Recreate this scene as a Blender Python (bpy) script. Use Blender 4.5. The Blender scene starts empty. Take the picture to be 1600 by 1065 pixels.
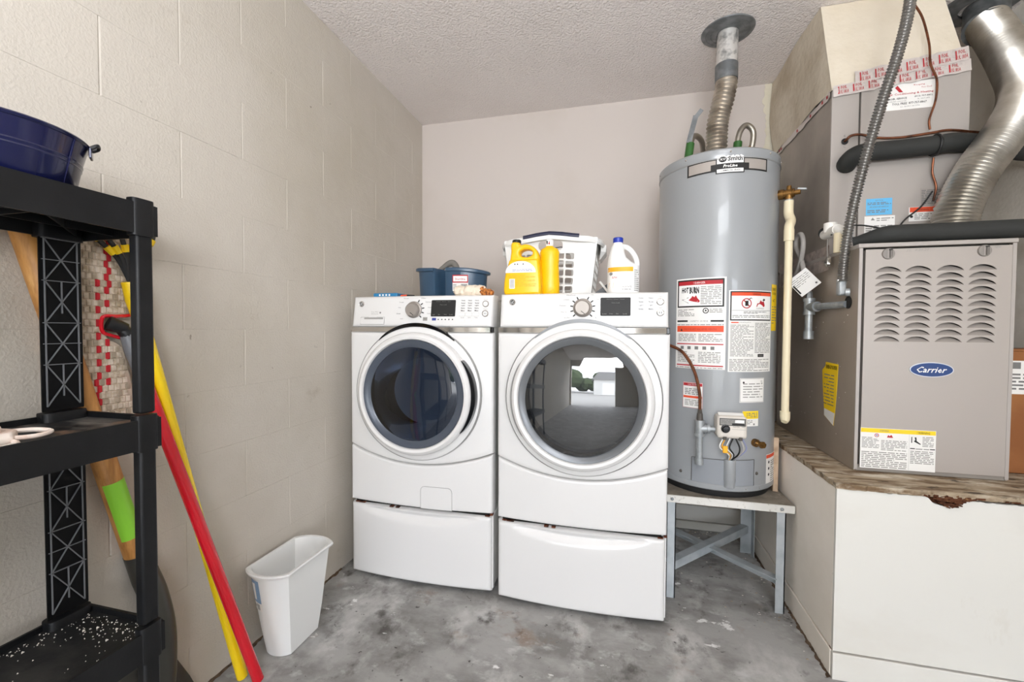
import bpy, bmesh, math, random
from math import sin, cos, pi, radians, sqrt, atan2, exp
from mathutils import Vector, Matrix

random.seed(7)
S = bpy.context.scene
COL = S.collection

# ------------------------------------------------------------------ camera, world, lights, exposure
F_PX, YAW, PIT, ROL, CAM_H = 669.1, 0.24473, 0.02785, 0.00482, 1.11
fw = Vector((-sin(YAW)*cos(PIT), cos(YAW)*cos(PIT), -sin(PIT)))
rt = Vector((cos(YAW), sin(YAW), 0))
up = rt.cross(fw)
r2 = rt*cos(ROL) + up*sin(ROL)
u2 = -rt*sin(ROL) + up*cos(ROL)
cd = bpy.data.cameras.new('camera'); cam = bpy.data.objects.new('camera', cd); COL.objects.link(cam)
cd.sensor_width = 36.0; cd.lens = 36.0*F_PX/1600.0; cd.clip_start = 0.02
cam.matrix_world = Matrix(((r2.x, u2.x, -fw.x, 0), (r2.y, u2.y, -fw.y, 0), (r2.z, u2.z, -fw.z, CAM_H), (0, 0, 0, 1)))
S.camera = cam

W = bpy.data.worlds.new('world'); S.world = W; W.use_nodes = True
nt = W.node_tree; bg = nt.nodes['Background']
sky = nt.nodes.new('ShaderNodeTexSky'); sky.sky_type = 'HOSEK_WILKIE'; sky.turbidity = 6.0
sky.sun_direction = Vector((0.3, 0.5, 0.75)).normalized(); sky.ground_albedo = 0.4
mx = nt.nodes.new('ShaderNodeMixRGB'); mx.inputs[0].default_value = 0.65
mx.inputs[2].default_value = (0.9, 0.93, 1.0, 1)
nt.links.new(sky.outputs[0], mx.inputs[1]); nt.links.new(mx.outputs[0], bg.inputs[0]); bg.inputs[1].default_value = 11.0

def area(name, loc, aim, sx, sy, power, color=(1, 1, 1)):
    l = bpy.data.lights.new(name, 'AREA'); l.shape = 'RECTANGLE'; l.size = sx; l.size_y = sy
    l.energy = power; l.color = color
    o = bpy.data.objects.new(name, l); COL.objects.link(o); o.location = loc
    d = (Vector(aim) - Vector(loc)); o.rotation_euler = d.to_track_quat('-Z', 'Y').to_euler()
    return o
dl = area('doorway_daylight', (0.15, -4.75, 1.05), (0.15, 0, 1.05), 2.3, 2.1, 10)
dl.data.cycles.is_portal = True
dl2 = area('added_opening_portal', (3.57, -4.75, 1.05), (3.57, 0, 1.05), 1.66, 2.1, 10)  # portal for an unseen second opening, added to light the left wall
dl2.data.cycles.is_portal = True
area('bounced_flash', (0.10, -0.60, 1.45), (0.05, -0.05, 2.407), 0.8, 0.6, 23, (0.97, 1.0, 1.05))
area('ceiling_fill', (0.45, -1.3, 2.36), (-0.2, 0.3, 0), 1.2, 0.6, 20, (0.97, 1.0, 1.05))  # unseen fill light under the ceiling, added to lift the lower left wall

S.view_settings.view_transform = 'Standard'; S.view_settings.look = 'None'
S.view_settings.gamma = 1.0; S.view_settings.use_curve_mapping = False
S.view_settings.exposure = 0.99
S.cycles.max_bounces = 10; S.cycles.diffuse_bounces = 6; S.cycles.glossy_bounces = 5
S.cycles.transparent_max_bounces = 12; S.cycles.transmission_bounces = 6
S.cycles.sample_clamp_indirect = 6.0

# ------------------------------------------------------------------ materials
def lin(h):
    if isinstance(h, str):
        h = h.lstrip('#'); c = [int(h[i:i+2], 16)/255 for i in (0, 2, 4)]
    else: c = h
    return tuple(x/12.92 if x <= 0.04045 else ((x+0.055)/1.055)**2.4 for x in c) + (1.0,)

def P(name, color, rough=0.5, metal=0.0, var=None, bump=None, spec=0.5, coat=0.0, emit=None):
    """var = (other colour, noise scale, low, high); bump = (scale, strength, distance)"""
    m = bpy.data.materials.new(name); m.use_nodes = True
    n = m.node_tree.nodes; L = m.node_tree.links; b = n['Principled BSDF']
    b.inputs['Base Color'].default_value = lin(color); b.inputs['Roughness'].default_value = rough
    b.inputs['Metallic'].default_value = metal; b.inputs['Specular IOR Level'].default_value = spec
    b.inputs['Coat Weight'].default_value = coat
    if emit:
        b.inputs['Emission Color'].default_value = lin(color); b.inputs['Emission Strength'].default_value = emit
    if var or bump: geo = n.new('ShaderNodeNewGeometry')
    if var:
        t = n.new('ShaderNodeTexNoise'); t.inputs['Scale'].default_value = var[1]; t.inputs['Detail'].default_value = 6
        L.new(geo.outputs['Position'], t.inputs['Vector'])
        r = n.new('ShaderNodeValToRGB'); r.color_ramp.elements[0].position = var[2]; r.color_ramp.elements[1].position = var[3]
        r.color_ramp.elements[0].color = lin(color); r.color_ramp.elements[1].color = lin(var[0])
        L.new(t.outputs['Fac'], r.inputs['Fac']); L.new(r.outputs['Color'], b.inputs['Base Color'])
    if bump:
        t2 = n.new('ShaderNodeTexNoise'); t2.inputs['Scale'].default_value = bump[0]; t2.inputs['Detail'].default_value = 4
        L.new(geo.outputs['Position'], t2.inputs['Vector'])
        bp = n.new('ShaderNodeBump'); bp.inputs['Strength'].default_value = bump[1]; bp.inputs['Distance'].default_value = bump[2]
        L.new(t2.outputs['Fac'], bp.inputs['Height']); L.new(bp.outputs['Normal'], b.inputs['Normal'])
    return m

def glass(name, tint, refl=0.12, rough=0.0):
    m = bpy.data.materials.new(name); m.use_nodes = True
    n = m.node_tree.nodes; L = m.node_tree.links
    for x in list(n):
        if x.type == 'BSDF_PRINCIPLED': n.remove(x)
    out = [x for x in n if x.type == 'OUTPUT_MATERIAL'][0]
    tr = n.new('ShaderNodeBsdfTransparent'); tr.inputs[0].default_value = lin(tint)
    gl = n.new('ShaderNodeBsdfGlossy'); gl.inputs['Roughness'].default_value = rough
    fr = n.new('ShaderNodeFresnel'); fr.inputs[0].default_value = 1.5
    ad = n.new('ShaderNodeMath'); ad.operation = 'ADD'; ad.use_clamp = True; ad.inputs[1].default_value = refl
    mx = n.new('ShaderNodeMixShader')
    L.new(fr.outputs[0], ad.inputs[0]); L.new(ad.outputs[0], mx.inputs[0])
    L.new(tr.outputs[0], mx.inputs[1]); L.new(gl.outputs[0], mx.inputs[2]); L.new(mx.outputs[0], out.inputs[0])
    return m

def layered(name, base, layers, rough=0.8, bump=None, spec=0.3):
    """base colour plus noise/wear layers: (colour, scale(x,y,z), low, high, detail)"""
    m = bpy.data.materials.new(name); m.use_nodes = True
    n = m.node_tree.nodes; L = m.node_tree.links; b = n['Principled BSDF']
    b.inputs['Roughness'].default_value = rough; b.inputs['Specular IOR Level'].default_value = spec
    geo = n.new('ShaderNodeNewGeometry'); prev = None
    for i, (c, sc, lo, hi, det) in enumerate(layers):
        mp = n.new('ShaderNodeMapping'); mp.inputs['Scale'].default_value = sc
        mp.inputs['Location'].default_value = (i*3.7, i*1.3, i*5.1)
        L.new(geo.outputs['Position'], mp.inputs['Vector'])
        t = n.new('ShaderNodeTexNoise'); t.inputs['Scale'].default_value = 1.0; t.inputs['Detail'].default_value = det
        t.inputs['Roughness'].default_value = 0.62
        L.new(mp.outputs[0], t.inputs['Vector'])
        mr = n.new('ShaderNodeMapRange'); mr.inputs['From Min'].default_value = lo; mr.inputs['From Max'].default_value = hi
        mr.inputs['To Max'].default_value = c[1] if isinstance(c, tuple) and isinstance(c[0], str) else 1.0
        L.new(t.outputs['Fac'], mr.inputs['Value'])
        col = c[0] if isinstance(c, tuple) and isinstance(c[0], str) else c
        mix = n.new('ShaderNodeMixRGB'); mix.inputs[2].default_value = lin(col)
        if prev is None: mix.inputs[1].default_value = lin(base)
        else: L.new(prev, mix.inputs[1])
        L.new(mr.outputs[0], mix.inputs[0]); prev = mix.outputs[0]
    L.new(prev, b.inputs['Base Color'])
    if bump:
        last = None
        for (sc, st, dist) in bump:
            t2 = n.new('ShaderNodeTexNoise'); t2.inputs['Scale'].default_value = sc; t2.inputs['Detail'].default_value = 3
            L.new(geo.outputs['Position'], t2.inputs['Vector'])
            bp = n.new('ShaderNodeBump'); bp.inputs['Strength'].default_value = st; bp.inputs['Distance'].default_value = dist
            L.new(t2.outputs['Fac'], bp.inputs['Height'])
            if last: L.new(last, bp.inputs['Normal'])
            last = bp.outputs['Normal']
        L.new(last, b.inputs['Normal'])
    return m

M = {}
M['block'] = layered('painted_block', '#c6bfb4', [(('#b9b1a2', 0.8), (1.2, 1.2, 1.2), 0.42, 0.68, 5), (('#c9c3b8', 0.6), (2, 2, 2), 0.55, 0.75, 4),
                     (('#7b6f60', 0.75), (3, 22, 22), 0.70, 0.77, 8), (('#a59a88', 0.5), (3, 7, 9), 0.66, 0.78, 8)], 0.75, [(150, 0.30, 0.006), (22, 0.16, 0.01)])
M['drywall'] = layered('drywall_paint', '#cdc4bd', [(('#c2b8ad', 0.6), (1.5, 1.5, 1.5), 0.5, 0.75, 4), (('#8c8070', 0.5), (14, 14, 14), 0.78, 0.83, 6)], 0.7, [(60, 0.08, 0.003)])
M['drywall_edge'] = layered('old_cream_paint', '#d9d2be', [(('#c2b89f', 0.7), (6, 6, 6), 0.45, 0.7, 5)], 0.75, [(70, 0.15, 0.004)])
M['drywall_right'] = layered('cream_right_wall', '#f0eadf', [(('#c9c0ae', 0.7), (3, 3, 3), 0.45, 0.7, 5), (('#eee8dc', 0.5), (20, 20, 20), 0.6, 0.7, 5)], 0.75, [(70, 0.25, 0.006)])
M['floor'] = layered('stained_concrete', '#a6a5a2', [(('#7d7b78', 0.9), (3.2, 4.6, 1), 0.44, 0.60, 9), (('#c6c5c2', 0.9), (4.6, 3.4, 1), 0.52, 0.66, 10),
                     (('#504c48', 0.85), (9, 7, 1), 0.58, 0.70, 9), (('#84664c', 0.6), (4.4, 5.2, 1), 0.60, 0.72, 7), (('#c9c9c7', 0.7), (9, 13, 1), 0.58, 0.70, 10), (('#e9e9e7', 0.95), (7, 11, 1), 0.648, 0.675, 8), (('#454240', 0.9), (38, 42, 1), 0.66, 0.72, 4)],
                     0.72, [(45, 0.2, 0.004), (260, 0.2, 0.002)])
M['ceiling'] = layered('knockdown_ceiling', '#f0e9e5', [(('#e6ded9', 0.5), (2, 2, 2), 0.45, 0.7, 4)], 0.9, [(105, 0.85, 0.012), (230, 0.5, 0.005)])
M['plinth'] = layered('white_painted_board', '#d9d7d0', [(('#cfcac0', 0.6), (1.5, 1.5, 3), 0.5, 0.7, 5), (('#8d8578', 0.7), (16, 16, 26), 0.735, 0.79, 7), (('#b5aa95', 0.35), (5, 5, 2.2), 0.62, 0.72, 6)], 0.62, [(25, 0.1, 0.004)])
M['plinth_side'] = layered('lightened_side_board', '#faf3e9', [(('#ece4d7', 0.7), (2, 2, 3), 0.45, 0.7, 5), (('#6f6558', 0.8), (20, 20, 20), 0.71, 0.77, 7)], 0.65, [(25, 0.1, 0.004)])  # side paint lightened to make up for the weak light on this face
M['plywood'] = layered('weathered_plywood', '#a6967f', [(('#6b543c', 0.9), (7, 34, 30), 0.45, 0.60, 9), (('#d3cab8', 0.85), (9, 22, 20), 0.52, 0.66, 9), (('#33271c', 0.95), (14, 28, 40), 0.58, 0.68, 9)], 0.85, [(90, 0.4, 0.005)])
M['tan_wood'] = P('tan_wood', '#c4ab91', 0.7, var=('#a98f74', 20, 0.45, 0.65))
M['rotwood'] = layered('rotten_wood', '#5b3520', [(('#2c170c', 0.9), (30, 60, 60), 0.45, 0.6, 8), (('#8e6a45', 0.8), (40, 60, 70), 0.58, 0.7, 6)], 0.9, [(120, 0.6, 0.006)])
M['sealant'] = layered('old_mastic', '#d0c6b4', [(('#b5a790', 0.8), (5, 5, 5), 0.42, 0.65, 6), (('#8d8371', 0.7), (12, 12, 12), 0.66, 0.76, 6), (('#e6dfd0', 0.6), (3, 3, 3), 0.55, 0.7, 4)], 0.85, [(40, 0.3, 0.01)])
M['plenum_front'] = layered('painted_duct_board', '#ddd3c1', [(('#cdc0a9', 0.7), (3, 3, 3), 0.45, 0.7, 5), (('#8f8674', 0.6), (24, 24, 24), 0.74, 0.79, 5)], 0.85, [(50, 0.2, 0.006)])
M['white'] = P('white_enamel', '#dfdedc', 0.22, spec=0.5, coat=0.3)
M['whiteside'] = P('white_enamel_side', '#e4e3df', 0.35)
M['greyseam'] = P('grey_seam', '#9b9a97', 0.5)
M['chrome'] = P('chrome', '#d9d6d2', 0.10, 1.0)
M['black_gloss'] = P('black_gloss', '#0b0c10', 0.12)
M['grey_gloss'] = P('grey_gloss', '#86888a', 0.3)
M['screen'] = P('dark_screen', '#262625', 0.45, spec=0.25)
M['print_grey'] = P('print_grey', '#757472', 0.6)
M['print_mid'] = P('print_midgrey', '#92908b', 0.7)
M['print_dark'] = P('print_dark', '#4c4b49', 0.6)
M['print_black'] = P('print_black', '#1b1a19', 0.6)
M['print_white'] = P('print_white', '#f2f1ee', 0.6)
M['print_red'] = P('print_red', '#b3202a', 0.6)
M['print_orange'] = P('print_orange', '#e4532e', 0.6)
M['print_blue'] = P('print_blue', '#33418f', 0.5)
M['print_yellow'] = P('print_yellow', '#f0cf1c', 0.5)
M['print_lilac'] = P('print_lilac', '#8b8fb6', 0.6)
M['paper'] = P('label_paper', '#eae8e4', 0.55)
M['yellow_paper'] = P('yellow_paper', '#f2cb12', 0.5)
M['silver_knob'] = P('brushed_knob', '#a29b94', 0.48, 0.55)
M['ringtrim'] = P('grey_door_trim', '#6f7275', 0.28, 0.3)
M['bluetrim'] = P('bluegrey_door_trim', '#4f5661', 0.22, 0.1)
M['drum'] = P('steel_drum', '#8f949b', 0.32, 0.5, bump=(220, 0.2, 0.002))
M['drumdark'] = P('dark_tub', '#22252b', 0.5)
M['glass'] = glass('dryer_glass', '#85878a', 0.11)
M['glassblue'] = glass('washer_glass', '#6d7787', 0.03)
M['rust'] = P('rust', '#6b3a22', 0.9, var=('#2b1710', 60, 0.4, 0.6))
M['rubber'] = P('black_rubber', '#1a1a1a', 0.7)
M['heater'] = P('heater_grey', '#96999b', 0.30, 0.0, spec=0.6, coat=0.25)
M['heater_dark'] = P('heater_panel_grey', '#8d9196', 0.38)
M['galv'] = P('galvanised', '#adb1b2', 0.42, 0.45, var=('#8f9496', 30, 0.4, 0.65))
M['galv_dark'] = P('galvanised_dull', '#6f7274', 0.5, 0.6, var=('#8c8f90', 25, 0.4, 0.65))
M['stand'] = P('galvanised_stand', '#bcc2c5', 0.5, 0.25, var=('#a3abaf', 14, 0.4, 0.7), bump=(40, 0.1, 0.003))
M['stand_white'] = P('scuffed_white_edge', '#d9d7d1', 0.6, 0.1, var=('#b3afa7', 90, 0.60, 0.72))
M['stand_top'] = layered('dusty_stand_top', '#8d8579', [(('#6d6459', 0.8), (18, 18, 18), 0.4, 0.65, 7), (('#b9b2a6', 0.7), (30, 30, 30), 0.6, 0.72, 6)], 0.85)
M['foil'] = P('foil_duct', '#cbc7bf', 0.33, 0.92, var=('#aaa49a', 14, 0.4, 0.7))
M['foil_dark'] = P('flex_vent_metal', '#cbc2b5', 0.36, 0.85, var=('#a2988b', 20, 0.4, 0.68))
M['foil_tape'] = P('foil_tape', '#d8d0cb', 0.35, 0.35, bump=(45, 0.45, 0.006))
M['foil_tape_dull'] = P('dull_foil_tape', '#bdb0a8', 0.5, 0.15, var=('#968a83', 30, 0.4, 0.65), bump=(45, 0.4, 0.006))
M['paper_metal'] = P('paper_backed_metal', '#dcdad6', 0.35, 0.5, var=('#8f8f8d', 26, 0.48, 0.62))
M['conduit'] = P('conduit', '#a9a7a4', 0.33, 0.95)
M['cabinet'] = P('furnace_beige', '#a9a19a', 0.38, 0.15, spec=0.5)
M['cabinet_side'] = P('furnace_side_metal', '#a3978a', 0.38, 0.25, var=('#93887a', 3, 0.4, 0.65))
M['cabinet_inner'] = P('furnace_inner', '#8e877f', 0.5)
M['dark'] = P('dark_interior', '#14130f', 0.9)
M['coil'] = P('coil_cabinet_grey', '#aba49e', 0.42, 0.1)
M['coil_side'] = P('coil_side_metal', '#a59c92', 0.4, 0.2, var=('#8b837a', 4, 0.4, 0.65))
M['insul'] = P('black_foam', '#2a2b29', 0.75, bump=(120, 0.15, 0.003))
M['copper'] = P('copper', '#7a4a31', 0.38, 0.7, var=('#43281b', 30, 0.45, 0.7))
M['brass'] = P('brass', '#8f6a3a', 0.36, 0.85, var=('#5d4120', 50, 0.5, 0.7))
M['pvc'] = P('cream_pvc', '#e6d9b8', 0.4)
M['pvc_white'] = P('white_pvc', '#efece6', 0.35)
M['greywire'] = P('grey_cable', '#b3aea8', 0.5)
M['blackwire'] = P('black_cable', '#191918', 0.5)
M['valve'] = P('valve_body', '#d9d2c8', 0.45)
M['green'] = P('green_tape', '#2e5f27', 0.5)
M['braid'] = P('braided_steel', '#a7a196', 0.35, 0.85, bump=(300, 0.4, 0.002))
M['shelf'] = P('black_shelf_plastic', '#0d0e10', 0.5, bump=(160, 0.12, 0.002), var=('#17181a', 9, 0.45, 0.7), spec=0.35)
M['shelf_dusty'] = layered('dusty_black_plastic', '#232425', [(('#7d7a74', 0.8), (9, 22, 5), 0.46, 0.66, 8), (('#7d6350', 0.7), (11, 18, 5), 0.56, 0.68, 6), (('#0b0b0c', 0.9), (4, 7, 5), 0.58, 0.66, 6)], 0.55, [(120, 0.15, 0.002)])
M['shelf_low'] = layered('gritty_black_plastic', '#1b1c1d', [(('#3a3936', 0.8), (6, 10, 5), 0.5, 0.7, 8), (('#08090a', 0.9), (5, 6, 5), 0.6, 0.66, 6)], 0.55, [(120, 0.15, 0.002)])
M['rib'] = P('rib_highlight_grey', '#6d6e70', 0.5)  # black plastic ribs coloured grey for the light caught on their edges
M['navy'] = P('navy_enamel', '#12173f', 0.22, 0.15, coat=0.3)
M['wood'] = layered('shovel_wood', '#c18a4a', [(('#94602c', 0.8), (60, 60, 5), 0.45, 0.65, 6), (('#dbab6b', 0.6), (40, 40, 4), 0.55, 0.7, 5)], 0.45, None, 0.5)
M['label_green'] = P('lime_label', '#8fd43a', 0.4)
M['steel_dark'] = P('dark_steel', '#55544f', 0.38, 0.75)
M['red'] = P('red_enamel', '#cf1526', 0.22, coat=0.4)
M['yellow'] = P('yellow_fibreglass', '#f2cf12', 0.25, coat=0.3)
M['yellow_clip'] = P('yellow_plastic', '#efc915', 0.4)
M['grey_plastic'] = P('grey_plastic', '#6f7174', 0.35)
M['black_plastic'] = P('black_plastic', '#17181a', 0.4)
M['pad'] = P('mop_backing', '#bfae9a', 0.95)
M['pad_a'] = P('mop_yarn_cream', '#cdbfae', 0.95, var=('#a8977f', 50, 0.45, 0.65))
M['pad_b'] = P('mop_yarn_taupe', '#9a8c79', 0.95, var=('#b5a792', 40, 0.45, 0.7))
M['pad_r'] = P('mop_yarn_red', '#b2202a', 0.95)
M['bin_label'] = P('bin_label_blue', '#7f9cbb', 0.5)
M['bin'] = P('white_bin', '#e4e5e3', 0.4)
M['caddy'] = P('slate_blue_plastic', '#395269', 0.3)
M['rag_grey'] = P('grey_brush', '#77736c', 0.9, bump=(200, 0.4, 0.003))
M['jug_yellow'] = P('jug_yellow', '#f4bf08', 0.32)
M['basket'] = P('white_basket', '#e9e9e6', 0.3)
M['navy_grip'] = P('navy_grip', '#20243f', 0.4)
M['bleach'] = P('white_bottle', '#eeeeec', 0.32)
M['blue_cap'] = P('blue_cap', '#1d37a3', 0.35)
M['amber'] = P('amber_print', '#f0ae1d', 0.5)
M['cream_cloth'] = P('cream_cloth', '#e6d8c4', 0.9, bump=(90, 0.4, 0.004))
M['orange_cloth'] = P('orange_cloth', '#c9803f', 0.9, var=('#6d3a1d', 90, 0.45, 0.62), bump=(140, 0.5, 0.004))
M['blue_pack'] = P('blue_packet', '#2e7fae', 0.35)
M['pink_strap'] = P('pale_strap', '#e2c9b9', 0.6, var=('#f1e5da', 30, 0.4, 0.6))
M['cardboard'] = P('cardboard', '#8a552c', 0.8, var=('#9a6437', 8, 0.4, 0.7))
M['oval_blue'] = P('emblem_blue', '#143a74', 0.4)
M['oval_silver'] = P('emblem_rim', '#c9ced6', 0.3, 0.3)
M['latch'] = P('latch_grey', '#87817b', 0.4)
M['latch_dark'] = P('latch_slot', '#4a453f', 0.5)
M['sky_label'] = P('light_blue_paper', '#62b5e4', 0.5)
M['grain'] = P('white_grit', '#e2ded4', 0.8)
M['driveway'] = P('driveway', '#a9a7a2', 0.9)
M['hedge'] = P('hedge_green', '#4c5a38', 0.9, var=('#2c3a22', 2, 0.4, 0.65))
M['house'] = P('pale_house', '#d9d8d4', 0.8)
M['roofgrey'] = P('grey_roof', '#8b8a88', 0.9)

# ------------------------------------------------------------------ mesh helpers
class MB:
    def __init__(s): s.v = []; s.f = []; s.m = []
    def add(s, vs, fs, mi=0):
        o = len(s.v); s.v += [Vector(p) for p in vs]
        for f in fs: s.f.append([i+o for i in f]); s.m.append(mi)
        return s
    def box(s, x0, x1, y0, y1, z0, z1, mi=0):
        vs = [(x, y, z) for z in (z0, z1) for y in (y0, y1) for x in (x0, x1)]
        return s.add(vs, [(0, 2, 3, 1), (4, 5, 7, 6), (0, 1, 5, 4), (2, 6, 7, 3), (0, 4, 6, 2), (1, 3, 7, 5)], mi)
    def bar(s, p0, p1, w, t, upv=(0, 0, 1), mi=0):
        """rectangular bar from p0 to p1, w wide across, t thick along upv"""
        p0 = Vector(p0); p1 = Vector(p1); d = (p1-p0).normalized(); u = Vector(upv)
        a = d.cross(u).normalized(); b = a.cross(d).normalized()
        vs = [p + a*(sx*w/2) + b*(sy*t/2) for p in (p0, p1) for sx, sy in ((-1, -1), (1, -1), (1, 1), (-1, 1))]
        return s.add(vs, [(3, 2, 1, 0), (4, 5, 6, 7), (0, 1, 5, 4), (1, 2, 6, 5), (2, 3, 7, 6), (3, 0, 4, 7)], mi)
    def tube(s, pts, r, n=12, caps=True, mi=0, flat=1.0):
        pts = [Vector(p) for p in pts]; k = len(pts)
        rs = r if isinstance(r, (list, tuple)) else [r]*k
        T = []
        for i in range(k):
            a = pts[max(0, i-1)]; b = pts[min(k-1, i+1)]; T.append((b-a).normalized())
        ref = Vector((0, 0, 1)) if abs(T[0].z) < 0.9 else Vector((1, 0, 0))
        N = T[0].cross(ref).normalized(); vs = []
        for i in range(k):
            if i: N = (N - T[i]*N.dot(T[i])).normalized()
            B = T[i].cross(N)
            for j in range(n):
                a = 2*pi*j/n; vs.append(pts[i] + N*(cos(a)*rs[i]) + B*(sin(a)*rs[i]*flat))
        fs = [(i*n+j, i*n+(j+1) % n, (i+1)*n+(j+1) % n, (i+1)*n+j) for i in range(k-1) for j in range(n)]
        if caps: fs += [tuple(range(n))[::-1], tuple((k-1)*n+j for j in range(n))]
        return s.add(vs, fs, mi)
    def cyl(s, p0, p1, r0, r1=None, n=24, caps=True, mi=0):
        return s.tube([p0, p1], [r0, r0 if r1 is None else r1], n, caps, mi)
    def lathe(s, prof, c, n=40, axis='Z', mi=0, a0=0.0, a1=2*pi):
        """prof: (r, h) along the axis from c; axis 'Y-' = pointing to the viewer (-Y)"""
        full = abs(a1-a0-2*pi) < 1e-6; k = n if full else n+1; vs = []
        for (r, h) in prof:
            for j in range(k):
                a = a0 + (a1-a0)*j/n
                if axis == 'Z': vs.append((c[0]+r*cos(a), c[1]+r*sin(a), c[2]+h))
                elif axis == 'Y': vs.append((c[0]+r*cos(a), c[1]+h, c[2]+r*sin(a)))
                elif axis == 'X': vs.append((c[0]+h, c[1]+r*cos(a), c[2]+r*sin(a)))
        fs = []
        for i in range(len(prof)-1):
            for j in range(n):
                j2 = (j+1) % k
                fs.append((i*k+j, i*k+j2, (i+1)*k+j2, (i+1)*k+j))
        return s.add(vs, fs, mi)
    def disc(s, c, r, n=32, axis='Z', mi=0):
        return s.lathe([(r, 0), (1e-5, 0)], c, n, axis, mi)
    def grid(s, fn, nu, nv, mi=0, wrap=False):
        vs = [fn(i, j) for j in range(nv) for i in range(nu)]
        fs = []
        for j in range(nv-1):
            for i in range(nu if wrap else nu-1):
                i2 = (i+1) % nu; fs.append((j*nu+i, j*nu+i2, (j+1)*nu+i2, (j+1)*nu+i))
        return s.add(vs, fs, mi)
    def loft(s, rings, capa=True, capb=True, mi=0):
        n = len(rings[0]); o = [p for r in rings for p in r]; fs = []
        for i in range(len(rings)-1):
            for j in range(n): fs.append((i*n+j, i*n+(j+1) % n, (i+1)*n+(j+1) % n, (i+1)*n+j))
        if capa: fs.append(tuple(range(n))[::-1])
        if capb: fs.append(tuple((len(rings)-1)*n+j for j in range(n)))
        return s.add(o, fs, mi)
    def prism(s, poly, mapf, w0, w1, mi=0):
        n = len(poly)
        return s.add([mapf(u, v, w) for w in (w0, w1) for u, v in poly],
                     [tuple(range(n))[::-1], tuple(range(n, 2*n))] + [(i, (i+1) % n, n+(i+1) % n, n+i) for i in range(n)], mi)
    def ball(s, c, r, sx=1, sy=1, sz=1, n=12, m=8, jit=0, mi=0):
        def fn(i, j):
            a = 2*pi*i/n; b = -pi/2 + pi*j/(m-1); k = r*(1 + (random.uniform(-jit, jit) if 0 < j < m-1 else 0))
            return (c[0]+k*sx*cos(a)*cos(b), c[1]+k*sy*sin(a)*cos(b), c[2]+k*sz*sin(b))
        return s.grid(fn, n, m, mi, True)
    def mesh(s, name, mats, off=Vector((0, 0, 0)), smooth=True, angle=35):
        me = bpy.data.meshes.new(name)
        me.from_pydata([tuple(p-off) for p in s.v], [], s.f)
        for m in mats: me.materials.append(m)
        me.polygons.foreach_set('material_index', s.m)
        me.update()
        b = bmesh.new(); b.from_mesh(me)
        bmesh.ops.remove_doubles(b, verts=b.verts, dist=1e-6)
        bmesh.ops.recalc_face_normals(b, faces=b.faces)
        if smooth:
            for f in b.faces: f.smooth = True
            ca = radians(angle)
            for e in b.edges:
                if len(e.link_faces) == 2 and e.calc_face_angle(0) > ca: e.smooth = False
        b.to_mesh(me); b.free()
        return me
    def build(s, name, parent=None, mats=None, smooth=True, bevel=None, angle=35, seg=2):
        if mats is None: mats = [M['white']]
        if not isinstance(mats, (list, tuple)): mats = [mats]
        mats = [M[m] if isinstance(m, str) else m for m in mats]
        off = worldloc(parent)
        me = s.mesh(name, mats, off, smooth, angle)
        o = bpy.data.objects.new(name, me); COL.objects.link(o)
        if parent: o.parent = parent
        if bevel:
            md = o.modifiers.new('bevel', 'BEVEL'); md.width = bevel; md.segments = seg; md.limit_method = 'ANGLE'; md.angle_limit = radians(40)
        return o

def worldloc(o):
    v = Vector((0, 0, 0))
    while o is not None: v += o.location; o = o.parent
    return v

def thing(name, label, cat, loc, group=None):
    o = bpy.data.objects.new(name, None); COL.objects.link(o); o.location = loc; o.empty_display_size = 0.05
    o['label'] = label; o['category'] = cat
    if group: o['group'] = group
    return o
def tag(o, label, cat, group=None):
    o['label'] = label; o['category'] = cat
    if group: o['group'] = group
    return o
def struct(o): o['kind'] = 'structure'; return o
def lab(o, text): o['label'] = text; return o

def bez(pts, n=24):
    """Catmull-Rom through pts"""
    P_ = [Vector(p) for p in pts]; P_ = [P_[0]*2-P_[1]] + P_ + [P_[-1]*2-P_[-2]]; out = []
    for i in range(1, len(P_)-2):
        for k in range(n):
            t = k/n; a, b, c, d = P_[i-1:i+3]
            out.append(0.5*((2*b)+(c-a)*t+(2*a-5*b+4*c-d)*t*t+(3*b-a-3*c+d)*t**3))
    out.append(P_[-2]); return out
def resample(pts, step):
    out = [pts[0]]; acc = 0.0
    for a, b in zip(pts, pts[1:]):
        L = (b-a).length
        while acc + L >= step:
            t = (step-acc)/L; a = a + (b-a)*t; out.append(a.copy()); L = (b-a).length; acc = 0.0
        acc += L
    return out
def corrugated(mb, pts, r, pitch, amp, n=16, mi=0):
    q = resample(bez(pts, 60), pitch/4); rs = [r + amp*(0, 1, 0, -1)[i % 4] for i in range(len(q))]
    return mb.tube(q, rs, n, True, mi)
def rrect(u0, v0, u1, v1, r, n=4):
    out = []
    for cx, cy, a in ((u1-r, v1-r, 0), (u0+r, v1-r, 90), (u0+r, v0+r, 180), (u1-r, v0+r, 270)):
        for k in range(n+1):
            t = radians(a+90*k/n); out.append((cx+r*cos(t), cy+r*sin(t)))
    return out

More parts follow.
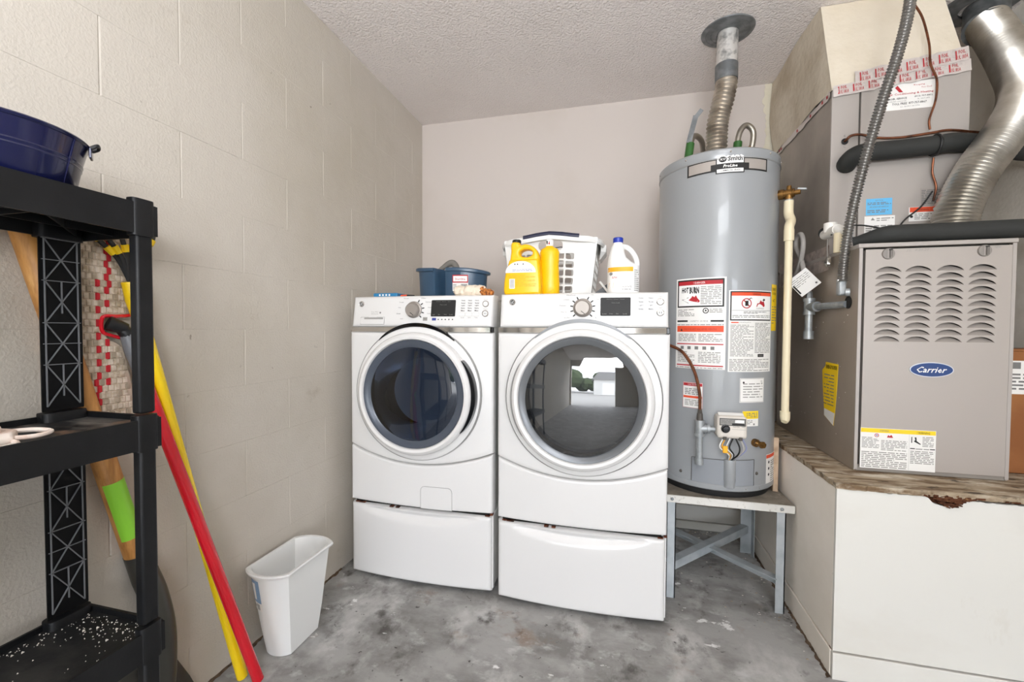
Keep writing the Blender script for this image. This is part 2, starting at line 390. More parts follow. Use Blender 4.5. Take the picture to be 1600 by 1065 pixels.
_deps = None
def curve_tris(splines=None, text=None, extrude=0.0, bevel=0.0, off=0.0, shear=0.0, res=2):
    """fill 2D outlines (with holes) or a line of text; returns verts, faces in the XY plane"""
    if text is not None:
        c = bpy.data.curves.new('tmp', 'FONT'); c.body = text; c.size = 1.0; c.offset = off; c.shear = shear; c.resolution_u = res
    else:
        c = bpy.data.curves.new('tmp', 'CURVE'); c.dimensions = '2D'; c.fill_mode = 'BOTH'
        for pts in splines:
            sp = c.splines.new('POLY'); sp.points.add(len(pts)-1); sp.use_cyclic_u = True
            for p, q in zip(sp.points, pts): p.co = (q[0], q[1], 0, 1)
    c.extrude = extrude; c.bevel_depth = bevel; c.offset = off if text is not None else -bevel; c.bevel_resolution = 2
    o = bpy.data.objects.new('tmp', c); COL.objects.link(o)
    dg = bpy.context.evaluated_depsgraph_get(); dg.update()
    me = bpy.data.meshes.new_from_object(o.evaluated_get(dg))
    vs = [v.co.copy() for v in me.vertices]; fs = [tuple(p.vertices) for p in me.polygons]
    bpy.data.objects.remove(o); bpy.data.curves.remove(c); bpy.data.meshes.remove(me)
    return vs, fs
_tc = {}
def text_tris(s, off=0.0, shear=0.0):
    k = (s, off, shear)
    if k not in _tc:
        vs, fs = curve_tris(text=s, off=off, shear=shear, res=1)
        x0 = min(v.x for v in vs); x1 = max(v.x for v in vs); y0 = min(v.y for v in vs); y1 = max(v.y for v in vs)
        _tc[k] = ([(v.x-x0, v.y-y0) for v in vs], fs, x1-x0, y1-y0)
    return _tc[k]

class Print:
    """flat print laid on a surface: mapf(u, v, lift) -> point"""
    def __init__(s, mapf, step=None): s.mb = MB(); s.mapf = mapf; s.step = step; s.mats = []; s.lift = 0.0003; s.fine = False
    def mi(s, m):
        if m not in s.mats: s.mats.append(m)
        return s.mats.index(m)
    def rect(s, u0, v0, u1, v1, m, lay=1):
        n = 1 if not s.step else max(1, int(abs(u1-u0)/s.step)+1)
        vs = [s.mapf(u0+(u1-u0)*i/n, v, lay*s.lift) for v in (v0, v1) for i in range(n+1)]
        s.mb.add(vs, [(i, i+1, n+2+i, n+1+i) for i in range(n)], s.mi(m)); return s
    def frame(s, u0, v0, u1, v1, t, m, lay=1):
        s.rect(u0, v0, u1, v0+t, m, lay); s.rect(u0, v1-t, u1, v1, m, lay); s.rect(u0, v0+t, u0+t, v1-t, m, lay); s.rect(u1-t, v0+t, u1, v1-t, m, lay); return s
    def poly(s, pts, m, lay=1):
        s.mb.add([s.mapf(u, v, lay*s.lift) for u, v in pts], [tuple(range(len(pts)))], s.mi(m)); return s
    def ring(s, u, v, r0, r1, m, lay=1, n=20):
        vs = [s.mapf(u+r*cos(2*pi*i/n), v+r*sin(2*pi*i/n), lay*s.lift) for r in (r0, r1) for i in range(n)]
        s.mb.add(vs, [(i, (i+1) % n, n+(i+1) % n, n+i) for i in range(n)], s.mi(m)); return s
    def disc(s, u, v, r, m, lay=1, n=20, sy=1.0):
        return s.poly([(u+r*cos(2*pi*i/n), v+r*sy*sin(2*pi*i/n)) for i in range(n)], m, lay)
    def text(s, t, u, v, h, m, w=None, lay=2, off=0.0, shear=0.0, align='l', rot=0.0):
        vs, fs, tw, th = text_tris(t, off, shear); k = h/th; kx = w/tw if w else k
        W_ = tw*kx; u -= {'l': 0, 'c': W_/2, 'r': W_}[align]; c, sn = cos(rot), sin(rot)
        s.mb.add([s.mapf(u + x*kx*c - y*k*sn, v + x*kx*sn + y*k*c, lay*s.lift) for x, y in vs], fs, s.mi(m)); return s
    def greek(s, u0, v0, u1, v1, pitch, m, fill=0.92, lay=1, th=0.5, seed=0):
        s.fine = True
        rnd = random.Random(seed+int(u0*1000)+int(v0*1000)); v = v1-pitch
        while v >= v0:
            u = u0; end = u1 - (rnd.random() < 0.25)*(u1-u0)*rnd.uniform(0.1, 0.5)
            while u < end:
                w = min(end-u, pitch*rnd.uniform(1.0, 4.0)); s.rect(u, v, u+w, v+pitch*th, m, lay); u += w + pitch*0.55
            v -= pitch
        return s
    def build(s, name, parent):
        o = s.mb.build(name, parent, s.mats, smooth=False)
        if s.fine: o['kind'] = 'stuff'
        return o

def plane_xz(y, dx=0.0, dz=0.0): return lambda u, v, l: (u+dx, y-l, v+dz)
def cylmap(cx, cy, R): return lambda u, v, l: Vector((cx+(R+l)*sin(u/R), cy-(R+l)*cos(u/R), v))

# ------------------------------------------------------------------ the room
XL, YB, ZC, XR, YF = -1.2336, 2.55, 2.407, 1.53, -4.8
XG = 4.6
struct(MB().box(XL-0.3, XG+0.3, YF-0.1, YB+0.2, -0.12, 0).build('floor', None, 'floor', smooth=False))
struct(MB().box(XL-0.3, XG+0.3, YF-0.1, YB+0.2, ZC, ZC+0.12).build('ceiling', None, 'ceiling', smooth=False))
wl = struct(MB().box(XL-0.22, XL-0.0022, YF, YB+0.02, 0, ZC).build('wall_left', None, 'block', smooth=False))
struct(MB().box(XL-0.22, XR+0.22, YB, YB+0.15, 0, ZC).build('wall_back', None, 'drywall', smooth=False))
struct(MB().box(XG, XG+0.2, YF, 1.3, 0, ZC).build('wall_garage', None, 'block', smooth=False))
struct(MB().box(XR, XG+0.2, 1.3, YB, 0, ZC).build('wall_right', None, 'drywall_right', smooth=False))
wf = MB(); wf.box(XL-0.2, -1.16, YF-0.15, YF, 0, ZC); wf.box(1.15, 2.75, YF-0.15, YF, 0, ZC); wf.box(4.4, XG+0.2, YF-0.15, YF, 0, ZC); wf.box(-1.16, 1.15, YF-0.15, YF, 2.1, ZC); wf.box(2.75, 4.4, YF-0.15, YF, 2.1, ZC)  # right-hand opening is added out of view to let in more light
struct(wf.build('wall_front', None, 'block', smooth=False))
struct(MB().box(-40, 40, -60, YF-0.1, -0.14, -0.02).build('ground', None, 'driveway', smooth=False))
# old cream paint strip left beside the duct on the back wall, with a ragged edge
pts = [(0.80, ZC-0.001)]
rr = random.Random(3); z = ZC-0.001
while z > 1.66: pts.append((0.735 + rr.uniform(-0.009, 0.006) + 0.006*sin(z*21), z)); z -= 0.016
pts.append((0.80, 1.66))
pp = MB().prism(pts, lambda u, v, w: (u, YB-w, v), 0.0005, 0.002)
struct(pp.build('trim_1', None, 'drywall_edge', smooth=False))
# skirting boards along the foot of the back wall
struct(MB().box(XL, 0.672, YB-0.020, YB, 0.0, 0.043).build('baseboard_back', None, 'plinth', bevel=0.003))
struct(MB().box(XL, 0.672, YB-0.012, YB, 0.047, 0.132).build('baseboard_back_upper', None, 'plinth', bevel=0.003))

# concrete blocks of the left wall: each block a piece of its own
CH, BL = 0.19, 0.4064
_bm = {}
def block_mesh(Wd, Hh):
    k = (round(Wd, 3), round(Hh, 3))
    if k not in _bm:
        g, h, d = 0.0032, 0.0003, 0.0020
        a = [(-d, -Wd/2, -Hh/2), (-d, Wd/2, -Hh/2), (-d, Wd/2, Hh/2), (-d, -Wd/2, Hh/2)]
        b = [(-0.0007, -Wd/2+g*.55, -Hh/2+h*.5), (-0.0007, Wd/2-g*.55, -Hh/2+h*.5), (-0.0007, Wd/2-g*.55, Hh/2-h*.5), (-0.0007, -Wd/2+g*.55, Hh/2-h*.5)]
        c = [(0, -Wd/2+g, -Hh/2+h), (0, Wd/2-g, -Hh/2+h), (0, Wd/2-g, Hh/2-h), (0, -Wd/2+g, Hh/2-h)]
        me = bpy.data.meshes.new('block')
        fs = [(8, 9, 10, 11)] + [(i, (i+1) % 4, 4+(i+1) % 4, 4+i) for i in range(4)] + [(4+i, 4+(i+1) % 4, 8+(i+1) % 4, 8+i) for i in range(4)]
        me.from_pydata(a+b+c, [], fs); me.materials.append(M['block']); me.update(); _bm[k] = me
    return _bm[k]
rb = random.Random(11)
k = -1
for ci in range(14):
    z0 = -0.035 + CH*ci; z1 = min(ZC, z0+CH); z0 = max(0, z0)
    if z1 - z0 < 0.02: continue
    y = 0.982 - BL*7 if (ci % 2 == 0) else 1.191 - BL*7
    y -= 0.0
    while y < YB:
        a, b = max(y, -1.9), min(y+BL, YB)
        if b - a > 0.03:
            o = bpy.data.objects.new('block', block_mesh(b-a, z1-z0)); COL.objects.link(o); o.parent = wl
            o.location = (XL + rb.uniform(-0.0004, 0.0004), (a+b)/2, (z0+z1)/2)
        y += BL

# outdoors beyond the open garage doorway (seen only as the reflection in the dryer door)
hb = MB(); rh = random.Random(5)
for i in range(26):
    hb.ball((-14+i*1.1+rh.uniform(-.4, .4), -29+rh.uniform(-2, 2), rh.uniform(1.0, 4.2)), rh.uniform(1.2, 2.4), 1, 1, 0.9, 10, 7, 0.14)
hd = hb.build('hedge', None, 'hedge', smooth=False); hd['kind'] = 'stuff'; hd['label'] = 'green trees beyond the driveway mirrored in the dryer door'
hs = thing('house', 'pale low house across the driveway mirrored in the dryer door', 'house', (2.5, -20, 0))
MB().box(0.3, 4.7, -22, -18.5, 0, 2.4).build('wall', hs, 'house', smooth=False)
MB().prism([(0, 2.4), (5, 2.4), (4.0, 3.6), (1.0, 3.6)], lambda u, v, w: (u, w, v), -22.3, -18.2).build('roof', hs, 'roofgrey', smooth=False)
MB().box(1.6, 3.4, -18.5, -18.45, 0.05, 1.9).build('garage_door', hs, 'print_white', smooth=False)

# ------------------------------------------------------------------ platform (boxed plinth) under the furnace
pl = thing('platform', 'white boxed-in wooden platform with rotten plywood edge carrying the furnace', 'platform', (1.1, 1.9, 0))
PX, PY, PZ = 0.672, 1.545, 0.632
fp = MB()
# front board with a ragged peeled top edge
rp = random.Random(2); top = []; x = PX
while x < XR-0.006:
    d = 0.0
    if 0.905 < x < 1.01: d = 0.032*sin(pi*(x-0.905)/0.105) + rp.uniform(-0.004, 0.006)
    elif x > 1.01: d = 0.008 + rp.uniform(0, 0.003)
    elif x > 0.80: d = 0.004 + rp.uniform(0, 0.003)
    top.append((x, 0.616-d)); x += 0.0075
poly = [(PX, 0.092)] + top + [(XR-0.002, 0.61), (XR-0.002, 0.092)]
vs, fs = curve_tris([poly], extrude=0.006)
fp.add([(v.x, PY+0.006+v.z, v.y) for v in vs], fs)
fp.build('front_board', pl, 'plinth', smooth=False)
MB().box(PX+0.002, XR-0.002, PY+0.013, PY+0.03, 0.0, 0.612).build('rotten_core', pl, 'rotwood', smooth=False)
MB().box(PX, PX+0.012, PY+0.0125, YB-0.012, 0.092, 0.612).build('side_board', pl, 'plinth_side', smooth=False, bevel=0.002)
MB().box(PX-0.001, XR-0.002, PY-0.003, PY+0.012, 0, 0.086).build('skirting_board', pl, 'plinth', smooth=False, bevel=0.002)
MB().box(PX-0.003, PX+0.012, PY+0.0125, YB-0.021, 0, 0.086).build('skirting_board', pl, 'plinth_side', smooth=False, bevel=0.002)
tb = MB(); nx, ny = 60, 24
rt_ = random.Random(8); jf = [rt_.uniform(-.004, .004) for _ in range(200)]
XW = XR-0.002
tpoly = [(PX-0.002+jf[i]*0.5, YB-0.02-(YB-0.02-PY)*i/40) for i in range(40)] + [(PX-0.004+(XW-PX+0.004)*i/90, PY-0.004+jf[i+50]*0.8) for i in range(91)] + [(XW, YB-0.02)]
vs, fs = curve_tris([tpoly], extrude=0.0085)
tb.add([(v.x, v.y, 0.6215+v.z) for v in vs], fs)
tb.build('plywood_top', pl, 'plywood', smooth=False)
# splintered rotten patch on the front edge
sp = MB(); rs_ = random.Random(9)
for i in range(70):
    x0 = rs_.gauss(0.958, 0.024) if rs_.random() < 0.8 else rs_.uniform(0.9, 1.45); w = rs_.uniform(0.006, 0.022); zt = 0.617-rs_.uniform(0, 0.005+0.030*exp(-((x0-0.958)/0.028)**2))
    sp.bar((x0, PY-0.001-rs_.uniform(0, 0.004), zt), (x0+w, PY-0.001-rs_.uniform(0, 0.005), zt+rs_.uniform(-0.005, 0.005)), 0.006, rs_.uniform(0.002, 0.006))
so = sp.build('splinters', pl, 'rotwood', smooth=False); so['kind'] = 'stuff'

# ------------------------------------------------------------------ laundry machines
def bow(x, xc, hw, yf, b): return yf - b*(1-((x-xc)/hw)**2)
def roll(d, r): return 0.0 if d >= r else r - sqrt(max(0.0, r*r-(r-d)**2))
def bow_panel(x0, x1, z0f, z1f, yf, xc, hw, b, r=0.012, back=0.03, nu=34, nv=16, slant=0.0, extra=None):
    """bowed enamelled front panel with rolled edges"""
    us = sorted(set([0, 0.004, 0.010, 0.02, 0.03, 0.97, 0.98, 0.99, 0.996, 1] + [i/nu for i in range(1, nu)]))
    vs = sorted(set([0, 0.015, 0.04, 0.07, 0.93, 0.96, 0.985, 1] + [i/nv for i in range(1, nv)]))
    mb = MB(); NU, NV = len(us)+2, len(vs)+2
    def fn(i, j):
        u = us[min(max(i-1, 0), len(us)-1)]; v = vs[min(max(j-1, 0), len(vs)-1)]
        x = x0 + (x1-x0)*u; za, zb = z0f(x), z1f(x); zz = za + (zb-za)*v
        d = min(u*(x1-x0), (1-u)*(x1-x0), v*(zb-za), (1-v)*(zb-za))
        y = bow(x, xc, hw, yf, b) + roll(d, r) + slant*(zz-za)
        if i in (0, NU-1) or j in (0, NV-1): y += back
        elif extra: y += extra(x, zz)
        return (x, y, zz)
    return mb.grid(fn, NU, NV)
def polar_panel(x0, x1, z0f, z1, cx, cz, rh, yf, xc, hw, b, r=0.012, back=0.03):
    """bowed panel with a round hole"""
    mb = MB(); N = 144
    ss = [0, 0.12, 0.3, 0.5, 0.7, 0.85, 0.93, 0.97, 0.99, 1.0]
    def bound(a):
        dx, dz = cos(a), sin(a); t = 9
        if dx > 1e-9: t = min(t, (x1-cx)/dx)
        if dx < -1e-9: t = min(t, (x0-cx)/dx)
        if dz > 1e-9: t = min(t, (z1-cz)/dz)
        if dz < -1e-9:
            for _ in range(12):
                x = cx + t*dx
                t2 = min(t, (z0f(min(max(x, x0), x1))-cz)/dz); t = t*0.4 + t2*0.6
        return t
    angs = [2*pi*i/N for i in range(N)]
    for kx, kz in ((x1, z1), (x0, z1), (x0, z0f(x0)), (x1, z0f(x1))):
        a = atan2(kz-cz, kx-cx) % (2*pi); j = min(range(N), key=lambda q: abs(angs[q]-a)); angs[j] = a
    def fn(i, j):
        a = angs[i]; tb_ = bound(a)
        if j == 0: s_, ex = 0, 0.03
        elif j == len(ss)+1: s_, ex = 1.0, back
        else: s_, ex = ss[j-1], 0.0
        t = rh + (tb_-rh)*s_; x = cx+t*cos(a); zz = cz+t*sin(a)
        d = min(x-x0, x1-x, z1-zz, zz-z0f(min(max(x, x0), x1)))
        return (x, bow(x, xc, hw, yf, b) + roll(max(d, 0), r) + ex, zz)
    return mb.grid(fn, N, len(ss)+2, 0, True)
def arc_strip(cx, cz, r0, r1, y0, y1, a0, a1, n=36, taper=False):
    """curved strip in a vertical plane, optionally crescent shaped"""
    mb = MB(); vs = []
    for i in range(n+1):
        t = i/n; a = radians(a0+(a1-a0)*t); ra, rb_ = r0, r1
        if taper: rb_ = r0 + (r1-r0)*sin(pi*t)**0.6 + 0.0005
        for r, y in ((ra, y0), (rb_, y0), (rb_, y1), (ra, y1)): vs.append((cx+r*cos(a), y, cz+r*sin(a)))
    fs = [(i*4+k, i*4+(k+1) % 4, i*4+4+(k+1) % 4, i*4+4+k) for i in range(n) for k in range(4)] + [(0, 1, 2, 3), tuple(n*4+k for k in (3, 2, 1, 0))]
    return mb.add(vs, fs)

def machine(kind, X0, X1, YFr, label, plabel):
    xc, hw = (X0+X1)/2, (X1-X0)/2; B = 0.020; washer = kind == 'washer'
    top, YBk = 1.250, 2.44
    yb = lambda x: bow(x, xc, hw, YFr, B)
    t = thing(kind, label, kind, (xc, 2.0, 0.34))
    # ---- cabinet
    MB().box(X0+0.012, X1-0.012, YFr+0.055, YBk, 0.345, top-0.012).build('cabinet', t, 'whiteside', bevel=0.012)
    MB().box(X0+0.010, X1-0.010, YFr+0.03, YBk-0.005, top-0.022, top-0.006).build('top_panel', t, 'white', bevel=0.006)
    # ---- control panel
    cp = bow_panel(X0+0.006, X1-0.006, lambda x: 1.117, lambda x: top, YFr, xc, hw, B, r=0.014, back=0.06, nv=10, slant=0.16).build('control_panel', t, 'white')
    pmap = lambda u, v, l: (u, yb(u) - l + 0.16*(v-1.117), v)
    # ---- bright band
    bd = MB(); n = 40
    for x0_, x1_, mi in ((X0+0.002, X1-0.002, 0),):
        bd.grid(lambda i, j: (x0_+(x1_-x0_)*i/n, yb(x0_+(x1_-x0_)*i/n) + (0.004, 0.001, 0.001, 0.004)[j], (1.095, 1.0965, 1.1155, 1.117)[j]), n+1, 4, mi)
    band = bd.build('chrome_band', t, 'chrome')
    MB().box(X1-0.014, X1-0.0015, YFr-0.002, YFr+0.02, 1.0945, 1.1175).build('band_end_cap', t, 'black_gloss', bevel=0.002)
    # ---- front panel with the round opening
    rdoor = 0.256 if washer else 0.266
    cx, cz = xc + (0.0 if washer else 0.008), 0.838 if washer else 0.846
    seam = (lambda x: 0.532 + 0.064*((x-xc)/hw)**2)
    fp_ = polar_panel(X0, X1, lambda x: seam(x)+0.002, 1.0945, cx, cz, rdoor-0.035, YFr, xc, hw, B).build('front_panel', t, 'white')
    lp = bow_panel(X0+0.002, X1-0.002, lambda x: 0.347, lambda x: seam(x)-0.002, YFr, xc, hw, B, r=0.010, back=0.04).build('lower_panel', t, 'white')
    # ---- raised surround and arch over the door
    ys = yb(cx)
    R1 = rdoor+0.016
    MB().lathe([(R1-0.03, 0.004), (R1-0.022, -0.004), (R1+0.004, -0.007), (R1+0.010, -0.004), (R1+0.0125, 0.012)], (cx, ys, cz), 72, 'Y').build('door_surround', t, 'white')
    arc_strip(cx, cz, R1+0.008, R1+0.0235 if washer else R1+0.021, ys-0.010, ys+0.02, 52, 128, 48, True).build('arch_trim', t, 'black_gloss' if washer else 'grey_gloss')
    MB().lathe([(R1+0.0123, 0.010), (R1+0.0128, -0.0015), (R1+0.0146, -0.0015), (R1+0.0150, 0.010)], (cx, ys, cz), 72, 'Y').build('surround_groove', t, 'greyseam')
    # ---- drum
    dm = MB().lathe([(0.215, 0.03), (0.215, 0.10), (0.232, 0.11), (0.232, 0.47), (0.20, 0.49), (0.05, 0.50), (1e-4, 0.50)], (cx, ys, cz), 56, 'Y')
    drum = dm.build('drum', t, 'drum')
    hol = MB(); rr_ = random.Random(1)
    for i in range(9):
        for j in range(-9, 10):
            a = radians(j*5.0 + (i % 2)*2.5 + (180 if True else 0)); yy = ys+0.15+i*0.032
            c_ = Vector((cx+0.2315*cos(a), yy, cz+0.2315*sin(a))); N_ = Vector((cos(a), 0, sin(a))); T_ = Vector((-sin(a), 0, cos(a)))
            hol.add([c_ + T_*(0.006*cos(q*pi/3)) + Vector((0, 0.006*sin(q*pi/3), 0)) - N_*0.0006 for q in range(6)], [tuple(range(6))])
    hh = hol.build('drum_hole', drum, 'drumdark', smooth=False); hh['kind'] = 'stuff'
    for q in (40, 160, 280):
        a = radians(q); MB().bar((cx+0.215*cos(a), ys+0.13, cz+0.215*sin(a)), (cx+0.215*cos(a), ys+0.44, cz+0.215*sin(a)), 0.03, 0.04, (cos(a), 0, sin(a))).build('drum_baffle', drum, 'drum', bevel=0.01)
    # ---- door: ring, trim, glass, grip
    R = rdoor; yd = ys - 0.052
    d = MB().lathe([(R-0.002, 0.052), (R, 0.045), (R, 0.018), (R-0.006, 0.006), (R-0.016, 0.0), (R-0.026, 0.002), (R-0.0305, 0.010), (R-0.031, 0.03)], (cx, yd, cz), 80, 'Y').build('door', t, 'white')
    rg = R-0.031
    MB().lathe([(rg+0.0005, 0.010), (rg-0.002, 0.006), (rg-0.014 if washer else rg-0.010, 0.008), (rg-0.030 if washer else rg-0.026, 0.018), (rg-0.032 if washer else rg-0.027, 0.04)], (cx, yd, cz), 72, 'Y').build('door_trim', d, 'bluetrim' if washer else 'ringtrim')
    rq = rg-0.030 if washer else rg-0.026
    gl = MB()
    if washer:
        gl.lathe([(rq, 0.016), (rq-0.02, 0.012), (rq-0.06, 0.008), (0.07, 0.004), (1e-4, 0.003)], (cx, yd, cz), 64, 'Y')
        gl.lathe([(rq, 0.02), (rq-0.012, 0.05), (rq-0.03, 0.10), (rq-0.05, 0.128), (0.06, 0.142), (1e-4, 0.144)], (cx, yd, cz), 64, 'Y')
    else:
        gl.lathe([(max(1e-4, rq*k_/14), 0.016-1.37+1.37-(sqrt(1.37**2-(rq*k_/14)**2)-sqrt(1.37**2-rq**2))) for k_ in range(14, -1, -1)], (cx, yd, cz), 72, 'Y')
        for v_ in gl.v: v_.y += 0.035*(v_.z-cz)
    gl.build('door_glass', d, 'glassblue' if washer else 'glass')
    if washer:
        MB().lathe([(rq, 0.03), (rq, 0.06), (rq-0.03, 0.11), (rq-0.036, 0.112)], (cx, ys, cz), 56, 'Y').build('door_gasket', t, 'rubber')
        arc_strip(cx, cz, R+0.001, R+0.017, yd+0.012, yd+0.046, -36, 34, 40, True).build('door_grip', d, 'black_gloss')
    else:
        arc_strip(cx, cz, R+0.0005, R+0.004, yd+0.016, yd+0.046, 150, 214, 40, True).build('door_grip', d, 'greyseam')
    # ---- badge, knob, screen, keys
    bx, bz = (X0+0.053, 1.217) if washer else (X0+0.058, 1.217)
    by = pmap(bx, bz, 0)[1]
    bg_ = MB().lathe([(0.0125, 0), (0.0125, -0.004), (0.0105, -0.006), (0.0095, -0.0055)], (bx, by, bz), 28, 'Y').build('badge', t, 'chrome')
    MB().disc((bx, by-0.0053, bz), 0.0098, 28, 'Y').build('badge_face', bg_, 'black_gloss')
    Print(lambda u, v, l: (u, by-0.0056-l, v)).text('GE', bx, bz-0.0045, 0.009, 'print_white', 0.012, 2, 0.0, 0.3, 'c').ring(bx, bz, 0.0078, 0.0085, 'print_white').build('logo', bg_)
    kx, kz = (xc-0.017, 1.189) if washer else (xc+0.010, 1.191)
    ky = pmap(kx, kz, 0)[1]
    kn = MB().lathe([(0.036, 0), (0.036, -0.004), (0.033, -0.007), (0.030, -0.008), (0.0285, -0.024), (0.025, -0.028), (1e-4, -0.028)], (kx, ky, kz), 40, 'Y').build('knob', t, 'silver_knob')
    MB().bar((kx-0.004, ky-0.029, kz-0.012), (kx+0.010, ky-0.029, kz-0.023), 0.002, 0.004, (0, 1, 0)).build('pointer', kn, 'print_black')
    pr = Print(pmap); pr.lift = 0.0006; dx0, dx1 = X0+0.054, X0+0.175
    words_l = (['Normal', 'Towels', 'Bulky', 'Sanitize', 'Quick'], ['Whites', 'Delicates', 'Active', 'Steam', 'Rinse']) if washer else (['Mixed Load', 'Cottons', 'Delicates', 'Warm Up', 'Speed Dry'], ['Jeans', 'Easy Care', 'Towels', 'Steam', 'Air Dry'])
    for side in (0, 1):
        for i, w in enumerate(words_l[side]):
            a = radians(118+26*i) if side == 0 else radians(62-26*i)
            pr.text(w, kx+0.058*cos(a)*1.1, kz+0.056*sin(a)-0.002, 0.0048, 'print_dark', None, 2, 0.0, 0.0, 'r' if side == 0 else 'l')
            ca, sa = cos(a), sin(a)
            if not (washer and side == 0): pr.poly([(kx+0.037*ca-0.0026*sa, kz+0.037*sa+0.0026*ca), (kx+0.037*ca+0.0026*sa, kz+0.037*sa-0.0026*ca), (kx+0.048*ca+0.002*sa, kz+0.048*sa-0.002*ca), (kx+0.048*ca-0.002*sa, kz+0.048*sa+0.002*ca)], 'print_black', 2)
    sx0, sx1 = (xc+0.062, xc+0.168) if washer else (xc+0.076, xc+0.186)
    sz0, sz1 = 1.161, 1.230
    MB().prism(rrect(sx0, sz0, sx1, sz1, 0.004), lambda u, v, w: pmap(u, v, w), 0.0, 0.0028).build('display', t, 'screen', smooth=False)
    dp = Print(lambda u, v, l: pmap(u, v, 0.003+l)); dp.lift = 0.0004
    dp.text('Wash  Rinse  Spin' if washer else 'HE Dry  Sensor  Steam', (sx0+sx1)/2, sz1-0.009, 0.0045, 'print_grey', 0.065, 2, 0, 0, 'c')
    dp.text('Time Left', (sx0+sx1)/2, sz1-0.022, 0.004, 'print_grey', 0.03, 2, 0, 0, 'c')
    for q in range(4): dp.text(('Soil', 'Spin', 'Temp', 'Lock')[q] if washer else ('Level', 'Temp', 'Dry', 'Lock')[q], sx0+0.008+q*0.025, sz0+0.005, 0.005, 'print_mid')
    dp.build('display_text', t)['kind'] = 'stuff'
    # rows of legend and small keys
    kx0 = sx1+0.022
    cols = [kx0, kx0+0.029, kx0+0.058] if washer else [kx0+0.005, kx0+0.040]
    for ci_, cxx in enumerate(cols):
        for q in range(5 if washer else 4):
            zq = 1.224-q*(0.0105 if washer else 0.0135); pr.text(('Heavy', 'Normal', 'Light', 'Extra', 'Max')[q], cxx+0.002, zq, 0.0060, 'print_dark', 0.0165, 2, 0.02)
        kz0 = 1.163 if washer else 1.160
        MB().prism(rrect(cxx-0.003, kz0, cxx+0.020, kz0+0.012, 0.003), lambda u, v, w: pmap(u, v, w), 0.0, 0.0022).build('key', t, 'paper', smooth=False)
        pr.frame(cxx-0.0035, kz0-0.0005, cxx+0.0205, kz0+0.0125, 0.0008, 'print_mid', 1)
        pr.text(('Soil', 'Spin', 'Temp')[ci_], cxx+0.003, kz0-0.009, 0.005, 'print_grey', 0.013)
        MB().prism(rrect(cxx-0.003, kz0-0.023, cxx+0.018, kz0-0.013, 0.003), lambda u, v, w: pmap(u, v, w), 0.0, 0.0018).build('key', t, 'paper', smooth=False)
    if washer:
        pr.rect(sx0+0.006, sz0-0.017, sx0+0.024, sz0-0.006, 'print_blue', 2)
        for q in range(5): pr.disc(sx0+0.034+q*0.0155, sz0-0.0125, 0.0028, 'print_black', 2, 10)
        pr.rect(sx0-0.035, sz0-0.018, sx0-0.015, sz0-0.003, 'print_mid', 2)
        pr.frame(dx0-0.001, 1.127, dx1+0.001, 1.160, 0.0012, 'print_mid', 1).text('Power Wash', X0+0.107, 1.179, 0.0055, 'print_mid', 0.035).text('Steam', X0+0.107, 1.171, 0.0055, 'print_mid', 0.035).disc(X0+0.152, 1.178, 0.004, 'print_grey', 2, 12)
    else:
        pr.text('HE Sensor Dry', sx0+0.006, sz0-0.017, 0.005, 'print_mid').text('Steam', sx0+0.062, sz0-0.017, 0.005, 'print_mid').frame(sx0-0.036, sz0-0.016, sx0-0.016, sz0-0.003, 0.0007, 'print_mid', 1)
    bz_ = X1-0.036
    for q, zb_ in enumerate((1.213, 1.173)):
        y_ = pmap(bz_, zb_, 0)[1]
        bt = MB().lathe([(0.0135, 0), (0.0135, -0.003), (0.0115, -0.004), (0.0105, -0.003), (0.0100, -0.004), (1e-4, -0.0045)], (bz_, y_, zb_), 26, 'Y').build('button', t, 'chrome' if not washer else 'silver_knob')
        MB().disc((bz_, y_-0.0047, zb_), 0.0098, 24, 'Y').build('button_face', bt, 'print_white')
        Print(lambda u, v, l: (u, y_-0.005-l, v)).text('I O' if q == 0 else 'II', bz_, zb_-0.0035, 0.007, 'print_grey', 0.010, 2, 0, 0, 'c').build('symbol', bt)
        pr.text('Power' if q == 0 else 'Start', bz_, zb_+0.0165, 0.0042, 'print_mid', 0.018, 2, 0, 0, 'c')
    pr.build('panel_text', t)['kind'] = 'stuff'
    if washer:
        # dispenser drawer grip
        dx0, dx1 = X0+0.054, X0+0.175
        dh = MB().prism(rrect(dx0, 1.128, dx1, 1.159, 0.008), lambda u, v, w: pmap(u, v, w), 0.0, 0.004).build('dispenser_drawer', t, 'white', smooth=False, bevel=0.002)
        MB().prism(rrect(dx0+0.02, 1.150, dx1-0.004, 1.1575, 0.003), lambda u, v, w: pmap(u, v, w), 0.0042, 0.005).build('grip_slot', dh, 'greyseam', smooth=False)
        # filter flap
        fx0, fx1 = xc+0.018, xc+0.158
        arc = [(fx0, 0.349), (fx0, 0.425)] + [(fx0+0.018-0.018*cos(radians(a)), 0.425+0.018*sin(radians(a))) for a in (30, 60, 90)] + [(fx1-0.018+0.018*sin(radians(a)), 0.425+0.018*cos(radians(a))) for a in (0, 30, 60, 90)] + [(fx1, 0.349)]
        fl = MB(); ff = lambda u, v, w: (u, yb(u)-w, v)
        fl.grid(lambda i, j: ff(fx0+(fx1-fx0)*i/10, 0.349+(0.442-0.349)*(j/5)*(0.86 if i in (0, 10) else 1), 0.0012), 11, 6)
        fo = fl.build('filter_flap', t, 'white')
        ln = MB()
        for a_, b_ in zip(arc, arc[1:]): ln.bar(ff(a_[0], a_[1], 0.001), ff(b_[0], b_[1], 0.001), 0.0016, 0.0015, (0, 1, 0))
        ln.build('flap_seam', fo, 'greyseam', smooth=False)
    # rust at the lower corners
    MB().box(X1-0.012, X1-0.001, YFr+0.002, YFr+0.02, 0.340, 0.348).build('rust_corner', t, 'rust', smooth=False)
